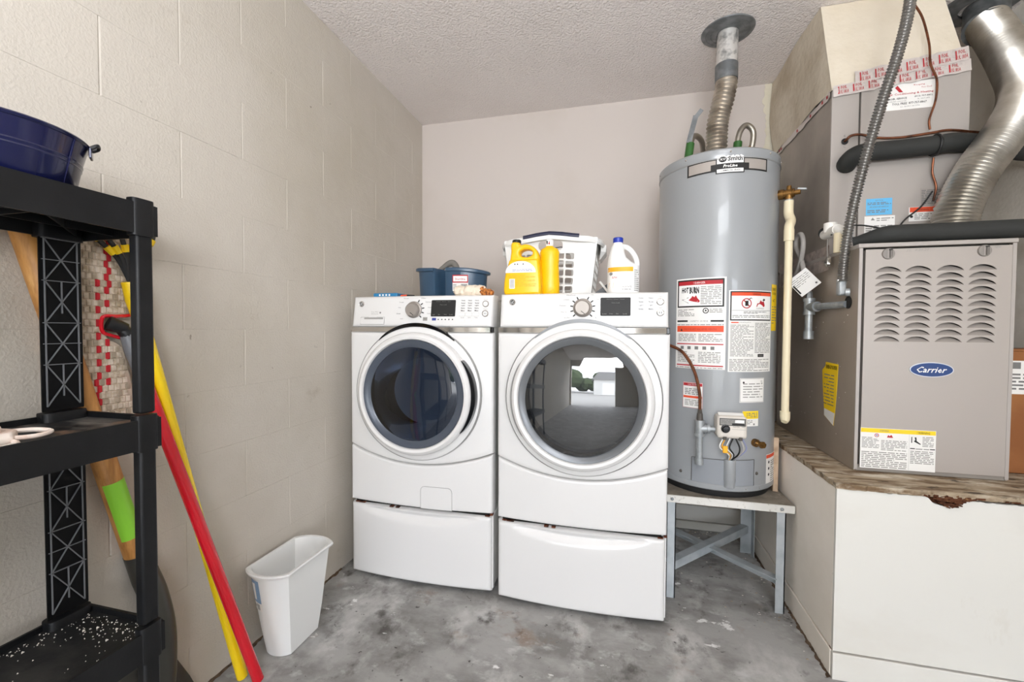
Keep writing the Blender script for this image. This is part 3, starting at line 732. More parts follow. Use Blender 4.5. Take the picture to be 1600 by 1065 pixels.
    # ---- pedestal
    p = thing('laundry_pedestal', plabel, 'pedestal', (xc, 2.0, 0))
    MB().box(X0+0.010, X1-0.004, YFr+0.03, YBk-0.02, 0.028, 0.338).build('cabinet', p, 'whiteside', bevel=0.004)
    def dent(x, zz):
        s_ = (x-xc)/hw
        if abs(s_) > 0.80: return 0.0
        c_ = 0.318 - 0.018*(1-(s_/0.8)**2); w_ = 0.006+0.012*(1-(s_/0.8)**2)
        return 0.021*exp(-((zz-c_-0.004)/w_)**2)*(1-(s_/0.8)**6)
    bow_panel(X0+0.002, X1-0.006, lambda x: 0.020, lambda x: 0.333, YFr, xc, hw, B, r=0.016, back=0.04, nv=34, extra=dent).build('drawer_front', p, 'white')
    MB().box(X0+0.02, X1-0.02, YFr+0.012, YFr+0.05, 0.334, 0.346).build('top_gap', p, 'dark', smooth=False)
    rs2 = MB(); q_ = random.Random(4)
    for i in range(9):
        x_ = X0+0.02+(X1-X0-0.04)*q_.choice([q_.uniform(0, 0.06), q_.uniform(0.28, 0.42), q_.uniform(0.94, 1)]); rs2.box(x_, x_+q_.uniform(0.006, 0.02), yb(x_)+0.006, yb(x_)+0.02, 0.334, 0.338)
    ro = rs2.build('rust_speck', p, 'rust', smooth=False); ro['kind'] = 'stuff'
    MB().bar((X1-0.006, YFr+0.022, 0.03), (X1-0.006, YFr+0.022, 0.335), 0.008, 0.01, (0, 1, 0)).build('side_flange', p, 'white')
    for fx, fy in ((X0+0.045, YFr+0.07), (X1-0.045, YFr+0.07), (X0+0.045, YBk-0.07), (X1-0.045, YBk-0.07)):
        MB().cyl((fx, fy, 0), (fx, fy, 0.03), 0.018, 0.012, 16).build('foot', p, 'rubber')
    return t, yb
washer, yb_w = machine('washer', -1.158, -0.496, 1.672, 'white front-load washer with smoky blue round door, against the block wall', 'white drawer pedestal under the front-load washer')
dryer, yb_d = machine('dryer', -0.472, 0.182, 1.655, 'white front-load dryer with mirror-like grey glass door, beside the water heater', 'white drawer pedestal under the dryer')

# ------------------------------------------------------------------ water heater and its stand
HX, HY, HR = 0.417, 2.10, 0.243
st = thing('heater_stand', 'galvanised steel angle stand with cross braces under the water heater', 'stand', (0.43, 2.1, 0))
SX0, SX1, SY0, SY1, SZ = 0.200, 0.667, 1.852, 2.36, 0.432
MB().box(SX0, SX1, SY0+0.003, SY1, SZ-0.010, SZ).build('top_plate', st, 'stand_top', smooth=False)
MB().box(SX0, SX1, SY0-0.002, SY0+0.003, SZ-0.030, SZ-0.001).build('front_apron', st, 'stand_white', smooth=False)
MB().box(SX0, SX0+0.004, SY0+0.003, SY1, SZ-0.03, SZ-0.010).build('side_apron', st, 'stand', smooth=False)
MB().box(SX1-0.004, SX1, SY0+0.003, SY1, SZ-0.03, SZ-0.010).build('side_apron', st, 'stand', smooth=False)
for lx, ly, sx, sy in ((SX0+0.004, SY0+0.004, 1, 1), (0.607, SY0+0.004, 1, 1), (SX0+0.004, 2.33, 1, -1), (0.600, 2.33, 1, -1)):
    l = MB(); w = 0.034 if ly < 2 else 0.055
    l.box(lx, lx+sx*w*0.95, ly, ly+sy*0.004, 0, SZ-0.010) if sy > 0 else l.box(lx, lx+w, ly-0.004, ly, 0, SZ-0.010)
    xa = lx+w*0.95-0.004
    l.box(xa, xa+0.004, min(ly, ly+sy*0.045), max(ly, ly+sy*0.045), 0, SZ-0.010)
    l.build('leg', st, 'stand', smooth=False)
for bx in (SX0+0.02, 0.622): MB().lathe([(0.0065, 0), (0.0065, -0.002), (0.004, -0.0045), (1e-4, -0.005)], (bx, SY0-0.002, SZ-0.016), 14, 'Y').build('bolt', st, 'galv')
def angle_brace(p0, p1, parent):
    p0, p1 = Vector(p0), Vector(p1)
    b = MB(); b.bar(p0, p1, 0.004, 0.034, (0, 0, 1)); q = Vector((p1-p0)).cross(Vector((0, 0, 1))).normalized()
    b.bar(p0 - q*0.016 + Vector((0, 0, 0.017)), p1 - q*0.016 + Vector((0, 0, 0.017)), 0.036, 0.004, (0, 0, 1)); b.build('cross_brace', parent, 'stand', smooth=False)
angle_brace((SX0+0.02, SY0+0.02, 0.118), (0.628, 2.31, 0.125), st)
angle_brace((0.63, SY0+0.02, 0.118), (SX0+0.03, 2.31, 0.10), st)

wh = thing('water_heater', 'tall grey gas water heater tank with warning labels on the metal stand', 'water heater', (HX, HY, SZ))
MB().lathe([(1e-4, 0), (0.222, 0), (0.226, 0.008), (0.226, 0.040), (1e-4, 0.040)], (HX, HY, SZ+0.0005), 64).build('base_ring', wh, 'rubber')
ZT = 1.828
MB().lathe([(1e-4, SZ+0.030), (HR-0.004, SZ+0.030), (HR, SZ+0.034), (HR, SZ+0.052), (HR-0.0022, SZ+0.055), (HR-0.0022, ZT-0.045), (HR, ZT-0.042), (HR+0.001, ZT-0.006), (HR-0.005, ZT), (HR-0.03, ZT+0.006), (1e-4, ZT+0.010)], (HX, HY, 0), 96).build('tank', wh, 'heater')
MB().lathe([(HR+0.0006, ZT-0.043), (HR+0.0018, ZT-0.0415), (HR+0.0006, ZT-0.040)], (HX, HY, 0), 96).build('cap_seam', wh, 'greyseam')
cm = cylmap(HX, HY, HR-0.0022)
U = lambda deg: radians(deg)*HR
for a in (-85, -40, 0, 40, 72):
    sc = cylmap(HX, HY, HR+0.001)(U(a), ZT-0.018, 0.0); MB().ball(sc, 0.004, n=8, m=6).build('rivet', wh, 'chrome')
for a in (-36, 20, 35):
    sc = cylmap(HX, HY, HR)(U(a), SZ+0.043, 0.0); MB().ball(sc, 0.0035, n=8, m=6).build('rivet', wh, 'greyseam')
def cyl_label(name, parent, a0, a1, z0, z1, paper, step=0.012, lift=0.0012):
    n = 16; mb = MB()
    mb.grid(lambda i, j: cm(U(a0+(a1-a0)*i/n), (z0, z1)[j], lift), n+1, 2)
    o = mb.build(name, parent, paper)
    return o, Print(lambda u, v, l: cm(u, v, lift+l), step)
# brand plate: a curved banner that dips at both ends
def arcv(u, v): return v - 0.0 - 0.10*u*u
bm_ = lambda u, v, l: cm(u, arcv(u, v), 0.0012+l)
bp_ = MB(); n = 30; u0, u1 = U(-38), U(36)
bp_.grid(lambda i, j: bm_(u0+(u1-u0)*i/n, (1.738, 1.789)[j], 0), n+1, 2)
plate = bp_.build('name_plate', wh, 'cabinet')
q = Print(bm_, 0.01)
q.frame(u0, 1.738, u1, 1.789, 0.0062, 'print_black', 1)
q.rect(-0.070, 1.741, 0.070, 1.766, 'print_black', 2)
q.rect(-0.0520, 1.728, 0.052, 1.802, 'print_black', 3).rect(-0.0480, 1.7665, 0.048, 1.7985, 'print_white', 4).rect(-0.0480, 1.7315, 0.048, 1.7455, 'print_white', 4)
q.disc(-0.0275, 1.7825, 0.0140, 'print_black', 5, 24, 0.8).text('A.O', -0.0275, 1.7785, 0.0095, 'print_white', 0.020, 6, 0.02, 0.2, 'c')
q.text('Smith', -0.010, 1.7745, 0.0185, 'print_black', 0.054, 5, 0.03)
q.text('ProLine', 0.0, 1.7505, 0.0115, 'print_white', 0.052, 5, 0.03, 0.25, 'c')
q.text('COMMERCIAL GRADE', 0.0, 1.7355, 0.0066, 'print_black', 0.072, 5, 0.01, 0, 'c')
q.build('text', plate)
# large warning sheet
o, q = cyl_label('warning_label', wh, -48, -1.2, 0.951, 1.322, 'paper')
L0, L1 = U(-46.5), U(-3)
q.rect(L0, 1.203, L1, 1.316, 'print_black', 1).rect(L0+0.006, 1.209, L1-0.006, 1.310, 'print_white', 2).rect(L0+0.006, 1.294, L1-0.006, 1.310, 'print_red', 3)
q.text('! DANGER', (L0+L1)/2, 1.298, 0.0085, 'print_white', 0.045, 4, 0, 0, 'c').text('HOT', L0+0.020, 1.262, 0.024, 'print_black', 0.030, 3, 0.05, 0.1).text('BURN', L0+0.054, 1.258, 0.028, 'print_black', 0.038, 3, 0.05)
q.poly([(L0+0.050, 1.232), (L0+0.062, 1.243), (L0+0.066, 1.250), (L0+0.074, 1.244), (L0+0.080, 1.252), (L0+0.086, 1.240), (L0+0.096, 1.228), (L0+0.092, 1.222), (L0+0.07, 1.226)], 'print_red', 3)
q.poly([(L0+0.02, 1.235), (L0+0.05, 1.245), (L0+0.05, 1.242), (L0+0.025, 1.233), (L0+0.05, 1.222), (L0+0.05, 1.219)], 'print_mid', 3)
q.greek(L0+0.098, 1.213, L1-0.010, 1.290, 0.0068, 'print_mid', lay=3)
q.greek(L0+0.002, 1.165, L0+0.075, 1.198, 0.0062, 'print_mid', lay=1).ring(L0+0.118, 1.188, 0.008, 0.0115, 'print_black', 1).poly([(L0+0.113, 1.185), (L0+0.118, 1.194), (L0+0.123, 1.186)], 'print_black', 1)
q.greek(L0+0.132, 1.175, L1-0.006, 1.198, 0.006, 'print_mid', lay=1)
q.rect(L0, 1.143, L0+0.048, 1.150, 'print_black', 1).rect(L1-0.048, 1.143, L1, 1.150, 'print_black', 1).text('SAFETY GUIDE', (L0+L1)/2, 1.143, 0.006, 'print_grey', 0.07, 1, 0, 0, 'c')
q.greek(L0, 1.130, L1, 1.136, 0.006, 'print_grey')
q.rect(L0, 1.102, L1, 1.127, 'print_orange', 1).poly([(L0+0.016, 1.106), (L0+0.021, 1.116), (L0+0.026, 1.106)], 'print_black', 2).text('FOR YOUR SAFETY READ BEFORE OPERATING', L0+0.034, 1.109, 0.008, 'print_red', 0.125, 2)
q.greek(L0+0.006, 1.062, L0+0.082, 1.097, 0.0066, 'print_mid').greek(L0+0.092, 1.062, L1-0.004, 1.097, 0.0066, 'print_mid')
q.rect(L0, 1.050, L1, 1.0545, 'print_red', 1)
for i in range(5): q.rect(L0+0.018+i*0.030, 1.030, L0+0.032+i*0.030, 1.043, 'print_grey', 1)
q.greek(L0+0.004, 0.973, L0+0.078, 1.024, 0.0066, 'print_mid').greek(L0+0.092, 0.973, L1-0.01, 1.024, 0.0066, 'print_mid')
q.rect(L0, 0.962, L1, 0.967, 'print_red', 1).greek(L0, 0.954, L1, 0.960, 0.006, 'print_mid')
q.build('text', o)
# second sheet
o, q = cyl_label('flammable_label', wh, 1.0, 47, 0.944, 1.268, 'paper')
L0, L1 = U(2.2), U(46)
q.rect(L0, 1.148, L1, 1.264, 'print_black', 1).rect(L0+0.0045, 1.153, L1-0.0045, 1.2595, 'print_white', 2).rect(L0+0.0045, 1.246, L1-0.0045, 1.2595, 'print_orange', 3)
q.text('! WARNING', (L0+L1)/2+0.012, 1.2488, 0.0075, 'print_black', 0.040, 4, 0, 0, 'c')
q.ring(L0+0.062, 1.216, 0.0165, 0.0205, 'print_red', 3).rect(L0+0.056, 1.206, L0+0.069, 1.226, 'print_black', 3).poly([(L0+0.048, 1.228), (L0+0.051, 1.231), (L0+0.077, 1.204), (L0+0.074, 1.201)], 'print_red', 4).poly([(L0+0.067, 1.226), (L0+0.08, 1.236), (L0+0.088, 1.232), (L0+0.08, 1.239), (L0+0.068, 1.232)], 'print_black', 3)
q.poly([(L0+0.103, 1.203), (L0+0.108, 1.216), (L0+0.118, 1.218), (L0+0.124, 1.230), (L0+0.132, 1.222), (L0+0.140, 1.226), (L0+0.146, 1.208), (L0+0.142, 1.203)], 'print_red', 3).poly([(L0+0.133, 1.228), (L0+0.14, 1.236), (L0+0.148, 1.232), (L0+0.144, 1.226)], 'print_black', 3)
q.text('FLAMMABLE', L0+0.104, 1.194, 0.005, 'print_grey', 0.038, 3).rect(L0+0.006, 1.187, L1-0.006, 1.1885, 'print_grey', 3).greek(L0+0.05, 1.176, L1-0.03, 1.186, 0.005, 'print_grey', lay=3).greek(L0+0.008, 1.155, L1-0.008, 1.172, 0.006, 'print_mid', lay=3)
q.rect(L0+0.004, 1.138, L0+0.032, 1.1425, 'print_orange', 1).text('FOR INSTALLATION', L0+0.036, 1.1385, 0.004, 'print_grey', 0.045, 1)
q.greek(L0+0.002, 1.005, L0+0.094, 1.134, 0.0058, 'print_mid').greek(L0+0.100, 1.02, L1-0.002, 1.142, 0.0058, 'print_mid')
q.rect(L0+0.115, 1.003, L0+0.146, 1.0155, 'print_black', 1).text('READ', L0+0.1305, 1.006, 0.006, 'print_mid', 0.02, 2, 0, 0, 'c')
q.greek(L0, 0.948, L1-0.008, 0.998, 0.0062, 'print_mid')
q.build('text', o)
o, q = cyl_label('energy_label', wh, 47.6, 60, 1.108, 1.296, 'yellow_paper')
q.text('ENERGY', U(49), 1.270, 0.012, 'print_black', 0.036).text('GUIDE', U(49), 1.254, 0.010, 'print_black', 0.034); q.text('67', U(50), 1.225, 0.012, 'print_black', 0.02).greek(U(48.5), 1.13, U(59), 1.215, 0.011, 'print_grey', th=0.25); q.build('text', o)
o, q = cyl_label('certificate_label', wh, 12, 38, 0.822, 0.919, 'paper')
q.frame(U(12.4), 0.824, U(37.6), 0.917, 0.0012, 'print_mid'); q.greek(U(15), 0.832, U(36), 0.905, 0.0105, 'print_mid', th=0.35).text('UL', U(33.5), 0.90, 0.010, 'print_black', 0.010).disc(U(15.5), 0.902, 0.004, 'print_black'); q.build('text', o)
o, q = cyl_label('gas_label', wh, -39, -20, 0.788, 0.894, 'paper')
q.rect(U(-38.4), 0.879, U(-20.6), 0.891, 'print_red').rect(U(-38.4), 0.829, U(-20.6), 0.838, 'print_orange').text('CAUTION', U(-29.5), 0.882, 0.006, 'print_white', 0.04, 2, 0, 0, 'c').greek(U(-37), 0.842, U(-22), 0.872, 0.007, 'print_grey').greek(U(-37), 0.794, U(-22), 0.825, 0.0065, 'print_mid'); q.frame(U(-39), 0.788, U(-20), 0.894, 0.001, 'print_red', 1); q.build('text', o)
o, q = cyl_label('yellow_tag_label', wh, 15, 31.5, 0.727, 0.788, 'paper')
q.rect(U(15.1), 0.757, U(31.4), 0.7878, 'print_yellow').greek(U(19), 0.762, U(30), 0.784, 0.007, 'print_grey').greek(U(18), 0.732, U(25), 0.754, 0.006, 'print_mid').rect(U(26), 0.731, U(27.5), 0.738, 'print_grey'); q.build('text', o)
o, q = cyl_label('service_label', wh, 44, 66, 0.478, 0.605, 'paper')
q.rect(U(44.2), 0.588, U(65.8), 0.602, 'print_orange'); [q.disc(U(49), z_, 0.006, 'print_black', 1, 10) for z_ in (0.571, 0.545, 0.52)]; q.greek(U(53), 0.485, U(64), 0.58, 0.009, 'print_mid'); q.build('text', o)
# white highlight-free drain hose side, access band with bump, screws
ab = MB(); ab.grid(lambda i, j: cm(U(-29+(56.5)*i/24), (0.488, 0.596 - 0.010)[j] + (0.006 if j else 0)*(i/24), 0.0022), 25, 2); acc = ab.build('access_panel', wh, 'heater_dark')
for (a_, b_) in (((-29, 0.488), (-29, 0.587)), ((27.5, 0.488), (27.5, 0.593)), ((-29, 0.587), (27.5, 0.593))):
    n = 12; t_ = MB().tube([cm(U(a_[0]+(b_[0]-a_[0])*i/n), a_[1]+(b_[1]-a_[1])*i/n, 0.0026) for i in range(n+1)], 0.0012, 5); t_.build('panel_seam', acc, 'latch_dark')
tp = cm(U(4.5), 0.5, -0.004)
tm = MB(); tm.lathe([(0.0215, 0), (0.0215, 0.020), (0.0235, 0.024), (0.0235, 0.106), (0.022, 0.112), (0.019, 0.112), (0.018, 0.090)], (tp.x, tp.y, 0.482), 24).build('burner_tube_cover', wh, 'heater')
for a_, z_ in ((-40, 0.515), (31, 0.535)):
    c_ = cm(U(a_), z_, 0); MB().ball(c_, 0.007, 1, 0.6, 1, 10, 6).build('plug', wh, 'latch_dark')
# gas control valve
vx0, vx1, vz0, vz1 = 0.374, 0.482, 0.690, 0.778; vy = HY-HR
vb = MB().box(vx0, vx1, vy-0.062, vy+0.012, vz0, vz1).build('gas_valve', wh, 'valve', bevel=0.014, seg=3)
MB().bar((vx0+0.008, vy-0.038, vz1-0.003), (vx1-0.008, vy-0.038, vz1-0.003), 0.04, 0.006, (0, -0.5, 1)).build('valve_sticker', vb, 'paper', bevel=0.001)
vq = Print(plane_xz(vy-0.0622)); vq.frame(vx0+0.008, vz1-0.036, vx1-0.008, vz1-0.008, 0.0025, 'print_black', 1).rect(vx0+0.0105, vz1-0.0335, vx1-0.0105, vz1-0.0105, 'print_mid', 1).greek(vx0+0.014, vz1-0.031, vx1-0.04, vz1-0.012, 0.005, 'print_grey', lay=2).rect(vx0+0.052, vz1-0.033, vx1-0.012, vz1-0.026, 'print_black', 2).rect(vx1-0.046, vz1-0.024, vx1-0.014, vz1-0.013, 'print_white', 2)
vq.text('WATER', vx0+0.055, vz0+0.046, 0.005, 'print_grey', 0.024).text('GAS', vx1-0.022, vz0+0.047, 0.005, 'print_grey', 0.012).rect(vx0+0.052, vz0+0.038, vx1-0.008, vz0+0.039, 'print_mid', 1).build('text', vb)
MB().lathe([(0.016, 0), (0.016, -0.004), (0.0115, -0.006), (0.011, -0.018), (1e-4, -0.019)], (vx0+0.029, vy-0.0622, vz0+0.040), 20, 'Y').build('valve_knob', vb, 'black_plastic')
for x_ in (vx0+0.028, vx1-0.024): MB().box(x_-0.006, x_+0.006, vy-0.064, vy-0.05, vz0-0.004, vz0+0.008).build('clip', vb, 'latch_dark')
for i, (xa, xb, m_, rr0) in enumerate(((0.400, 0.424, 'print_white', .0022), (0.408, 0.430, 'amber', .002), (0.424, 0.438, 'print_white', .0022), (0.434, 0.442, 'blackwire', .003), (0.444, 0.446, 'blackwire', .003), (0.458, 0.452, 'greywire', .0025), (0.468, 0.456, 'print_lilac', .002))):
    MB().tube(bez([(xa, vy-0.045, vz0), (xa+(0.012 if i > 3 else -0.014), vy-0.056, vz0-0.035), (xb+(0.006 if i > 3 else -0.004), vy-0.045, vz0-0.065), (tp.x+(xb-0.438)*0.4, tp.y-0.006, 0.590)], 10), rr0, 8).build('wire', wh, m_)
MB().box(0.395, 0.412, vy-0.066, vy-0.056, vz0-0.055, vz0-0.028).build('wire_connector', wh, 'amber', bevel=0.002)
# gas drip leg with tee
gx, gy = 0.318, 1.838
gp = MB(); gp.cyl((gx, gy, 0.748), (gx, gy, 0.776), 0.0125, 0.0105, 16).cyl((gx, gy, 0.776), (gx, gy, 0.792), 0.010, 0.0075, 6)
gp.build('flare_nut', wh, 'latch_dark')
te = MB(); te.cyl((gx, gy, 0.688), (gx, gy, 0.748), 0.0165, None, 20); [te.cyl((gx, gy, z_), (gx, gy, z_+0.012), 0.0195, None, 20) for z_ in (0.686, 0.738)]
te.cyl((gx, gy, 0.716), (gx+0.03, gy, 0.716), 0.0165, None, 20); te.cyl((gx+0.026, gy, 0.716), (gx+0.036, gy, 0.716), 0.0195, None, 20); te.build('pipe_tee', wh, 'galv')
MB().cyl((gx+0.03, gy, 0.716), (vx0+0.01, gy, 0.716), 0.011, None, 16).build('pipe_nipple', wh, 'galv')
MB().cyl((gx, gy, 0.592), (gx, gy, 0.69), 0.0125, None, 16).build('drip_leg', wh, 'galv')
MB().cyl((gx, gy, 0.572), (gx, gy, 0.598), 0.0165, None, 12).build('pipe_cap', wh, 'galv')
MB().tube(bez([(gx, gy, 0.79), (gx-0.003, gy, 0.86), (gx-0.025, gy+0.005, 0.95), (0.252, 1.865, 1.02), (0.200, 1.905, 1.048), (0.1835, 1.955, 1.055), (0.1815, 1.985, 1.03), (0.1815, 1.99, 0.90), (0.1815, 1.99, 0.46)], 14), 0.0062, 10).build('copper_gas_line', wh, 'copper')
# drain cock
dc = cm(U(28), 0.661, 0)
dn = Vector((sin(radians(28)), -cos(radians(28)), 0))
db = MB(); db.cyl(dc, dc+dn*0.012, 0.016, None, 16).cyl(dc+dn*0.012, dc+dn*0.035, 0.010, None, 14).cyl(dc+dn*0.026+Vector((-0.018, 0, 0.006)), dc+dn*0.026+Vector((0.02, 0, -0.006)), 0.0095, None, 14)
db.cyl(dc+dn*0.035, dc+dn*0.044, 0.014, None, 6); db.build('drain_cock', wh, 'brass')
# flexible water connectors on top
c1 = MB().tube(bez([(0.295, 2.10, ZT), (0.297, 2.10, 1.90), (0.315, 2.12, 1.985), (0.345, 2.16, 2.005), (0.375, 2.22, 1.99), (0.39, 2.30, 1.93), (0.39, 2.46, 1.90)], 10), 0.0125, 12).build('water_connector', wh, 'braid')
MB().cyl((0.2955, 2.10, 1.885), (0.305, 2.107, 1.955), 0.018, None, 14).build('green_sleeve', wh, 'green')
MB().bar((0.296, 2.094, 1.955), (0.325, 2.100, 2.075), 0.022, 0.004, (0, 1, 0)).build('steel_strap', wh, 'galv_dark')
MB().bar((0.325, 2.100, 2.068), (0.350, 2.100, 2.10), 0.018, 0.003, (0, 1, 0)).build('steel_strap', wh, 'galv_dark')
MB().tube(bez([(0.505, 2.15, ZT), (0.507, 2.15, 1.93), (0.520, 2.15, 2.005), (0.548, 2.16, 2.035), (0.578, 2.17, 2.01), (0.578, 2.18, 1.95), (0.560, 2.19, 1.90)], 10), 0.0125, 12).build('water_connector', wh, 'braid')
MB().cyl((0.5065, 2.15, 1.885), (0.512, 2.15, 1.96), 0.018, None, 14).build('green_sleeve', wh, 'green')
MB().cyl((0.575, 2.18, 1.905), (0.568, 2.184, 1.945), 0.014, None, 12).build('brass_nut', wh, 'brass')
# relief valve on the side and its discharge pipe
rv = cm(U(62), 1.665, 0); rn = Vector((sin(radians(62)), -cos(radians(62)), 0))
b = MB(); b.cyl(rv-rn*0.004, rv+rn*0.018, 0.020, None, 18).cyl(rv+rn*0.014, rv+rn*0.055, 0.0165, None, 16).cyl(rv+rn*0.055, rv+rn*0.075, 0.010, None, 12).cyl(rv+rn*0.036, rv+rn*0.036+Vector((0, 0, -0.035)), 0.0145, None, 14).cyl(rv+rn*0.036, rv+rn*0.036+Vector((0, 0, 0.03)), 0.013, 0.008, 14)
b.build('relief_valve', wh, 'brass')
MB().bar(rv+rn*0.066+Vector((0, 0, 0.012)), rv+rn*0.092+Vector((0.004, 0, 0.006)), 0.014, 0.006).build('valve_lever', wh, 'galv')
d0 = rv+rn*0.036+Vector((0, 0, -0.030))
dp_ = thing('discharge_pipe', 'cream plastic discharge pipe hanging down beside the water heater', 'pipe', (d0.x, d0.y, 0.75))
px_, py_ = d0.x-0.012, d0.y-0.045
MB().tube(bez([d0, d0+Vector((0, 0, -0.05)), d0+Vector((0.002, -0.02, -0.085)), (px_, py_, d0.z-0.115), (px_, py_, d0.z-0.16)], 8), 0.0175, 16).build('elbow', dp_, 'pvc')
MB().cyl(d0+Vector((0, 0, 0.004)), d0+Vector((0, 0, -0.012)), 0.0165, None, 16).build('adapter', dp_, 'galv')
MB().cyl((px_, py_, d0.z-0.17), (px_, py_, d0.z-0.125), 0.0185, None, 16).build('coupling', dp_, 'pvc')
MB().cyl((px_, py_, 0.775), (px_, py_, d0.z-0.16), 0.0140, None, 16).build('straight_pipe', dp_, 'pvc')
MB().tube([(px_, py_, 0.785), (px_, py_, 0.768), (px_, py_-0.002, 0.752), (px_-0.004, py_-0.008, 0.744)], [0.0185, 0.0185, 0.017, 0.012], 16).build('elbow', dp_, 'pvc')
sl = thing('wood_stick', 'short pale timber stick standing between the water heater and platform', 'stick', (0.644, 1.99, SZ))
MB().box(0.636, 0.656, 2.00, 2.02, SZ, 0.66).build('stick', sl, 'tan_wood', bevel=0.002)

# ---- vent above the heater
vp = thing('heater_vent', 'corrugated metal vent pipe rising from the water heater to a round ceiling collar', 'vent pipe', (0.415, 2.08, ZT+0.012))
m_ = MB(); corrugated(m_, [(0.408, 2.085, ZT+0.006), (0.409, 2.083, 1.93), (0.413, 2.078, 2.03), (0.430, 2.070, 2.11), (0.440, 2.066, 2.17), (0.441, 2.066, 2.21)], 0.042, 0.0165, 0.0034, 28); m_.build('flexible_section', vp, 'foil_dark')
MB().lathe([(0.043, 0), (0.0455, 0.002), (0.0455, 0.068), (0.043, 0.070)], (0.441, 2.066, 2.193), 32).build('sleeve', vp, 'galv_dark')
MB().cyl((0.441, 2.066, 2.255), (0.444, 2.066, 2.40), 0.0425, None, 32).build('upper_pipe', vp, 'paper_metal')
MB().lathe([(0.044, -0.012), (0.052, -0.010), (0.066, -0.0075), (0.068, -0.009), (0.086, -0.0065), (0.088, -0.008), (0.104, -0.004), (0.1065, -0.0005), (0.044, -0.0005)], (0.443, 2.066, ZC), 48).build('ceiling_collar', vp, 'galv_dark')
MB().box(0.395, 0.402, 2.045, 2.055, ZT+0.003, ZT+0.02).build('vent_foot', vp, 'foil_dark')

# ------------------------------------------------------------------ furnace
FX0, FX1, FY, FYB, FZ0, FZ1 = 0.787, 1.212, 1.703, 2.44, PZ, 1.404
fu = thing('furnace', 'beige gas furnace cabinet with rows of louvres standing on the platform', 'furnace', (1.0, 2.05, PZ))
MB().box(FX0, FX0+0.006, FY, FYB, FZ0, FZ1-0.012).build('side_panel', fu, 'cabinet_side', smooth=False)
MB().box(FX1-0.006, FX1, FY, FYB, FZ0, FZ1-0.012).build('side_panel', fu, 'cabinet_side', smooth=False)
MB().box(FX0+0.006, FX1-0.006, FYB-0.01, FYB, FZ0, FZ1-0.012).build('back_panel', fu, 'cabinet_side', smooth=False)
MB().box(FX0-0.003, FX1+0.003, FY-0.006, FYB, FZ1-0.014, FZ1).build('top_panel', fu, 'coil', bevel=0.002)
MB().box(FX0, FX0+0.010, FY-0.004, FY, FZ0+0.004, FZ1-0.015).build('front_flange', fu, 'coil', smooth=False)
MB().box(FX1-0.010, FX1, FY-0.004, FY, FZ0+0.004, FZ1-0.015).build('front_flange', fu, 'coil', smooth=False)
MB().box(FX0+0.008, FX1-0.008, FY, FY+0.01, FZ0, FZ0+0.02).build('bottom_sill', fu, 'cabinet_inner', smooth=False)
MB().box(FX0+0.006, FX1-0.006, FY+0.016, FY+0.024, FZ0, FZ1-0.014).build('dark_backing', fu, 'dark', smooth=False)  # near-black sheet standing in for the shade inside, behind the louvres
DX0, DX1, DZ0, DZ1, DY = FX0+0.017, FX1-0.012, FZ0+0.014, FZ1-0.021, FY-0.006
# louvre openings (half moons) punched through the door
LW, LH = 0.074, 0.0180
cols = [0.833, 0.917, 1.003, 1.088]; rows = [1.3065-0.02325*i for i in range(11)]
def moon(cx, z): return [(cx-LW/2+LW*i/14, z + (LH*(1-((i-7)/7)**2)**0.75 if 0 < i < 14 else 0)) for i in range(15)]
holes = [moon(c_+LW/2, z_) for c_ in cols for z_ in rows]
vs, fs = curve_tris([[(DX0, DZ0), (DX1, DZ0), (DX1, DZ1), (DX0, DZ1)]] + holes, extrude=0.0012)
dm = MB(); dm.add([(v.x, DY+0.0012+v.z, v.y) for v in vs], fs)
for (x0_, x1_, z0_, z1_) in ((DX0, DX0+0.0015, DZ0, DZ1), (DX1-0.0015, DX1, DZ0, DZ1), (DX0, DX1, DZ0, DZ0+0.0015), (DX0, DX1, DZ1-0.0015, DZ1)): dm.box(x0_, x1_, DY+0.001, DY+0.016, z0_, z1_)
door = dm.build('door_panel', fu, 'cabinet', smooth=False)
lv = MB(); n = 14
lv.grid(lambda i, j: (-LW/2+LW*i/n, (0.0, 0.0165*(1-((i-7)/7)**2)**0.6 if 0 < i < n else 0.0)[j], (0.0, LH*(1-((i-7)/7)**2)**0.75 if 0 < i < n else 0.0)[j]), n+1, 2)
lme = lv.mesh('louver', [M['cabinet']], smooth=True)
for c_ in cols:
    for z_ in rows:
        o = bpy.data.objects.new('louver', lme); COL.objects.link(o); o.parent = door
        o.location = Vector((c_+LW/2, DY+0.0008, z_)) - fu.location
# door latches
for kx_ in (0.868, 1.127):
    k_ = MB().lathe([(0.0185, 0), (0.0185, -0.002), (0.017, -0.005), (1e-4, -0.0055)], (kx_, DY, 1.367), 28, 'Y').build('latch', door, 'latch')
    kp = Print(plane_xz(DY-0.0055)); kp.lift = 0.0006
    kp.rect(kx_+0.001, 1.3525, kx_+0.0045, 1.380, 'latch_dark', 1).rect(kx_-0.0035, 1.352, kx_-0.0015, 1.382, 'cabinet', 1).rect(kx_-0.001, 1.3775, kx_+0.010, 1.381, 'print_black', 2).rect(kx_+0.0075, 1.355, kx_+0.009, 1.376, 'latch_dark', 1)
    kp.build('latch_mark', door)
fq = Print(plane_xz(DY), None); fq.lift = 0.0005
fq.text('J.L.  4-20-20', 0.918, 1.371, 0.009, 'print_mid', 0.062, 1, 0, 0.3).text('NEW', 1.153, 1.374, 0.007, 'print_mid', 0.018, 1, 0, 0.3); fq.build('handwriting_text', door)
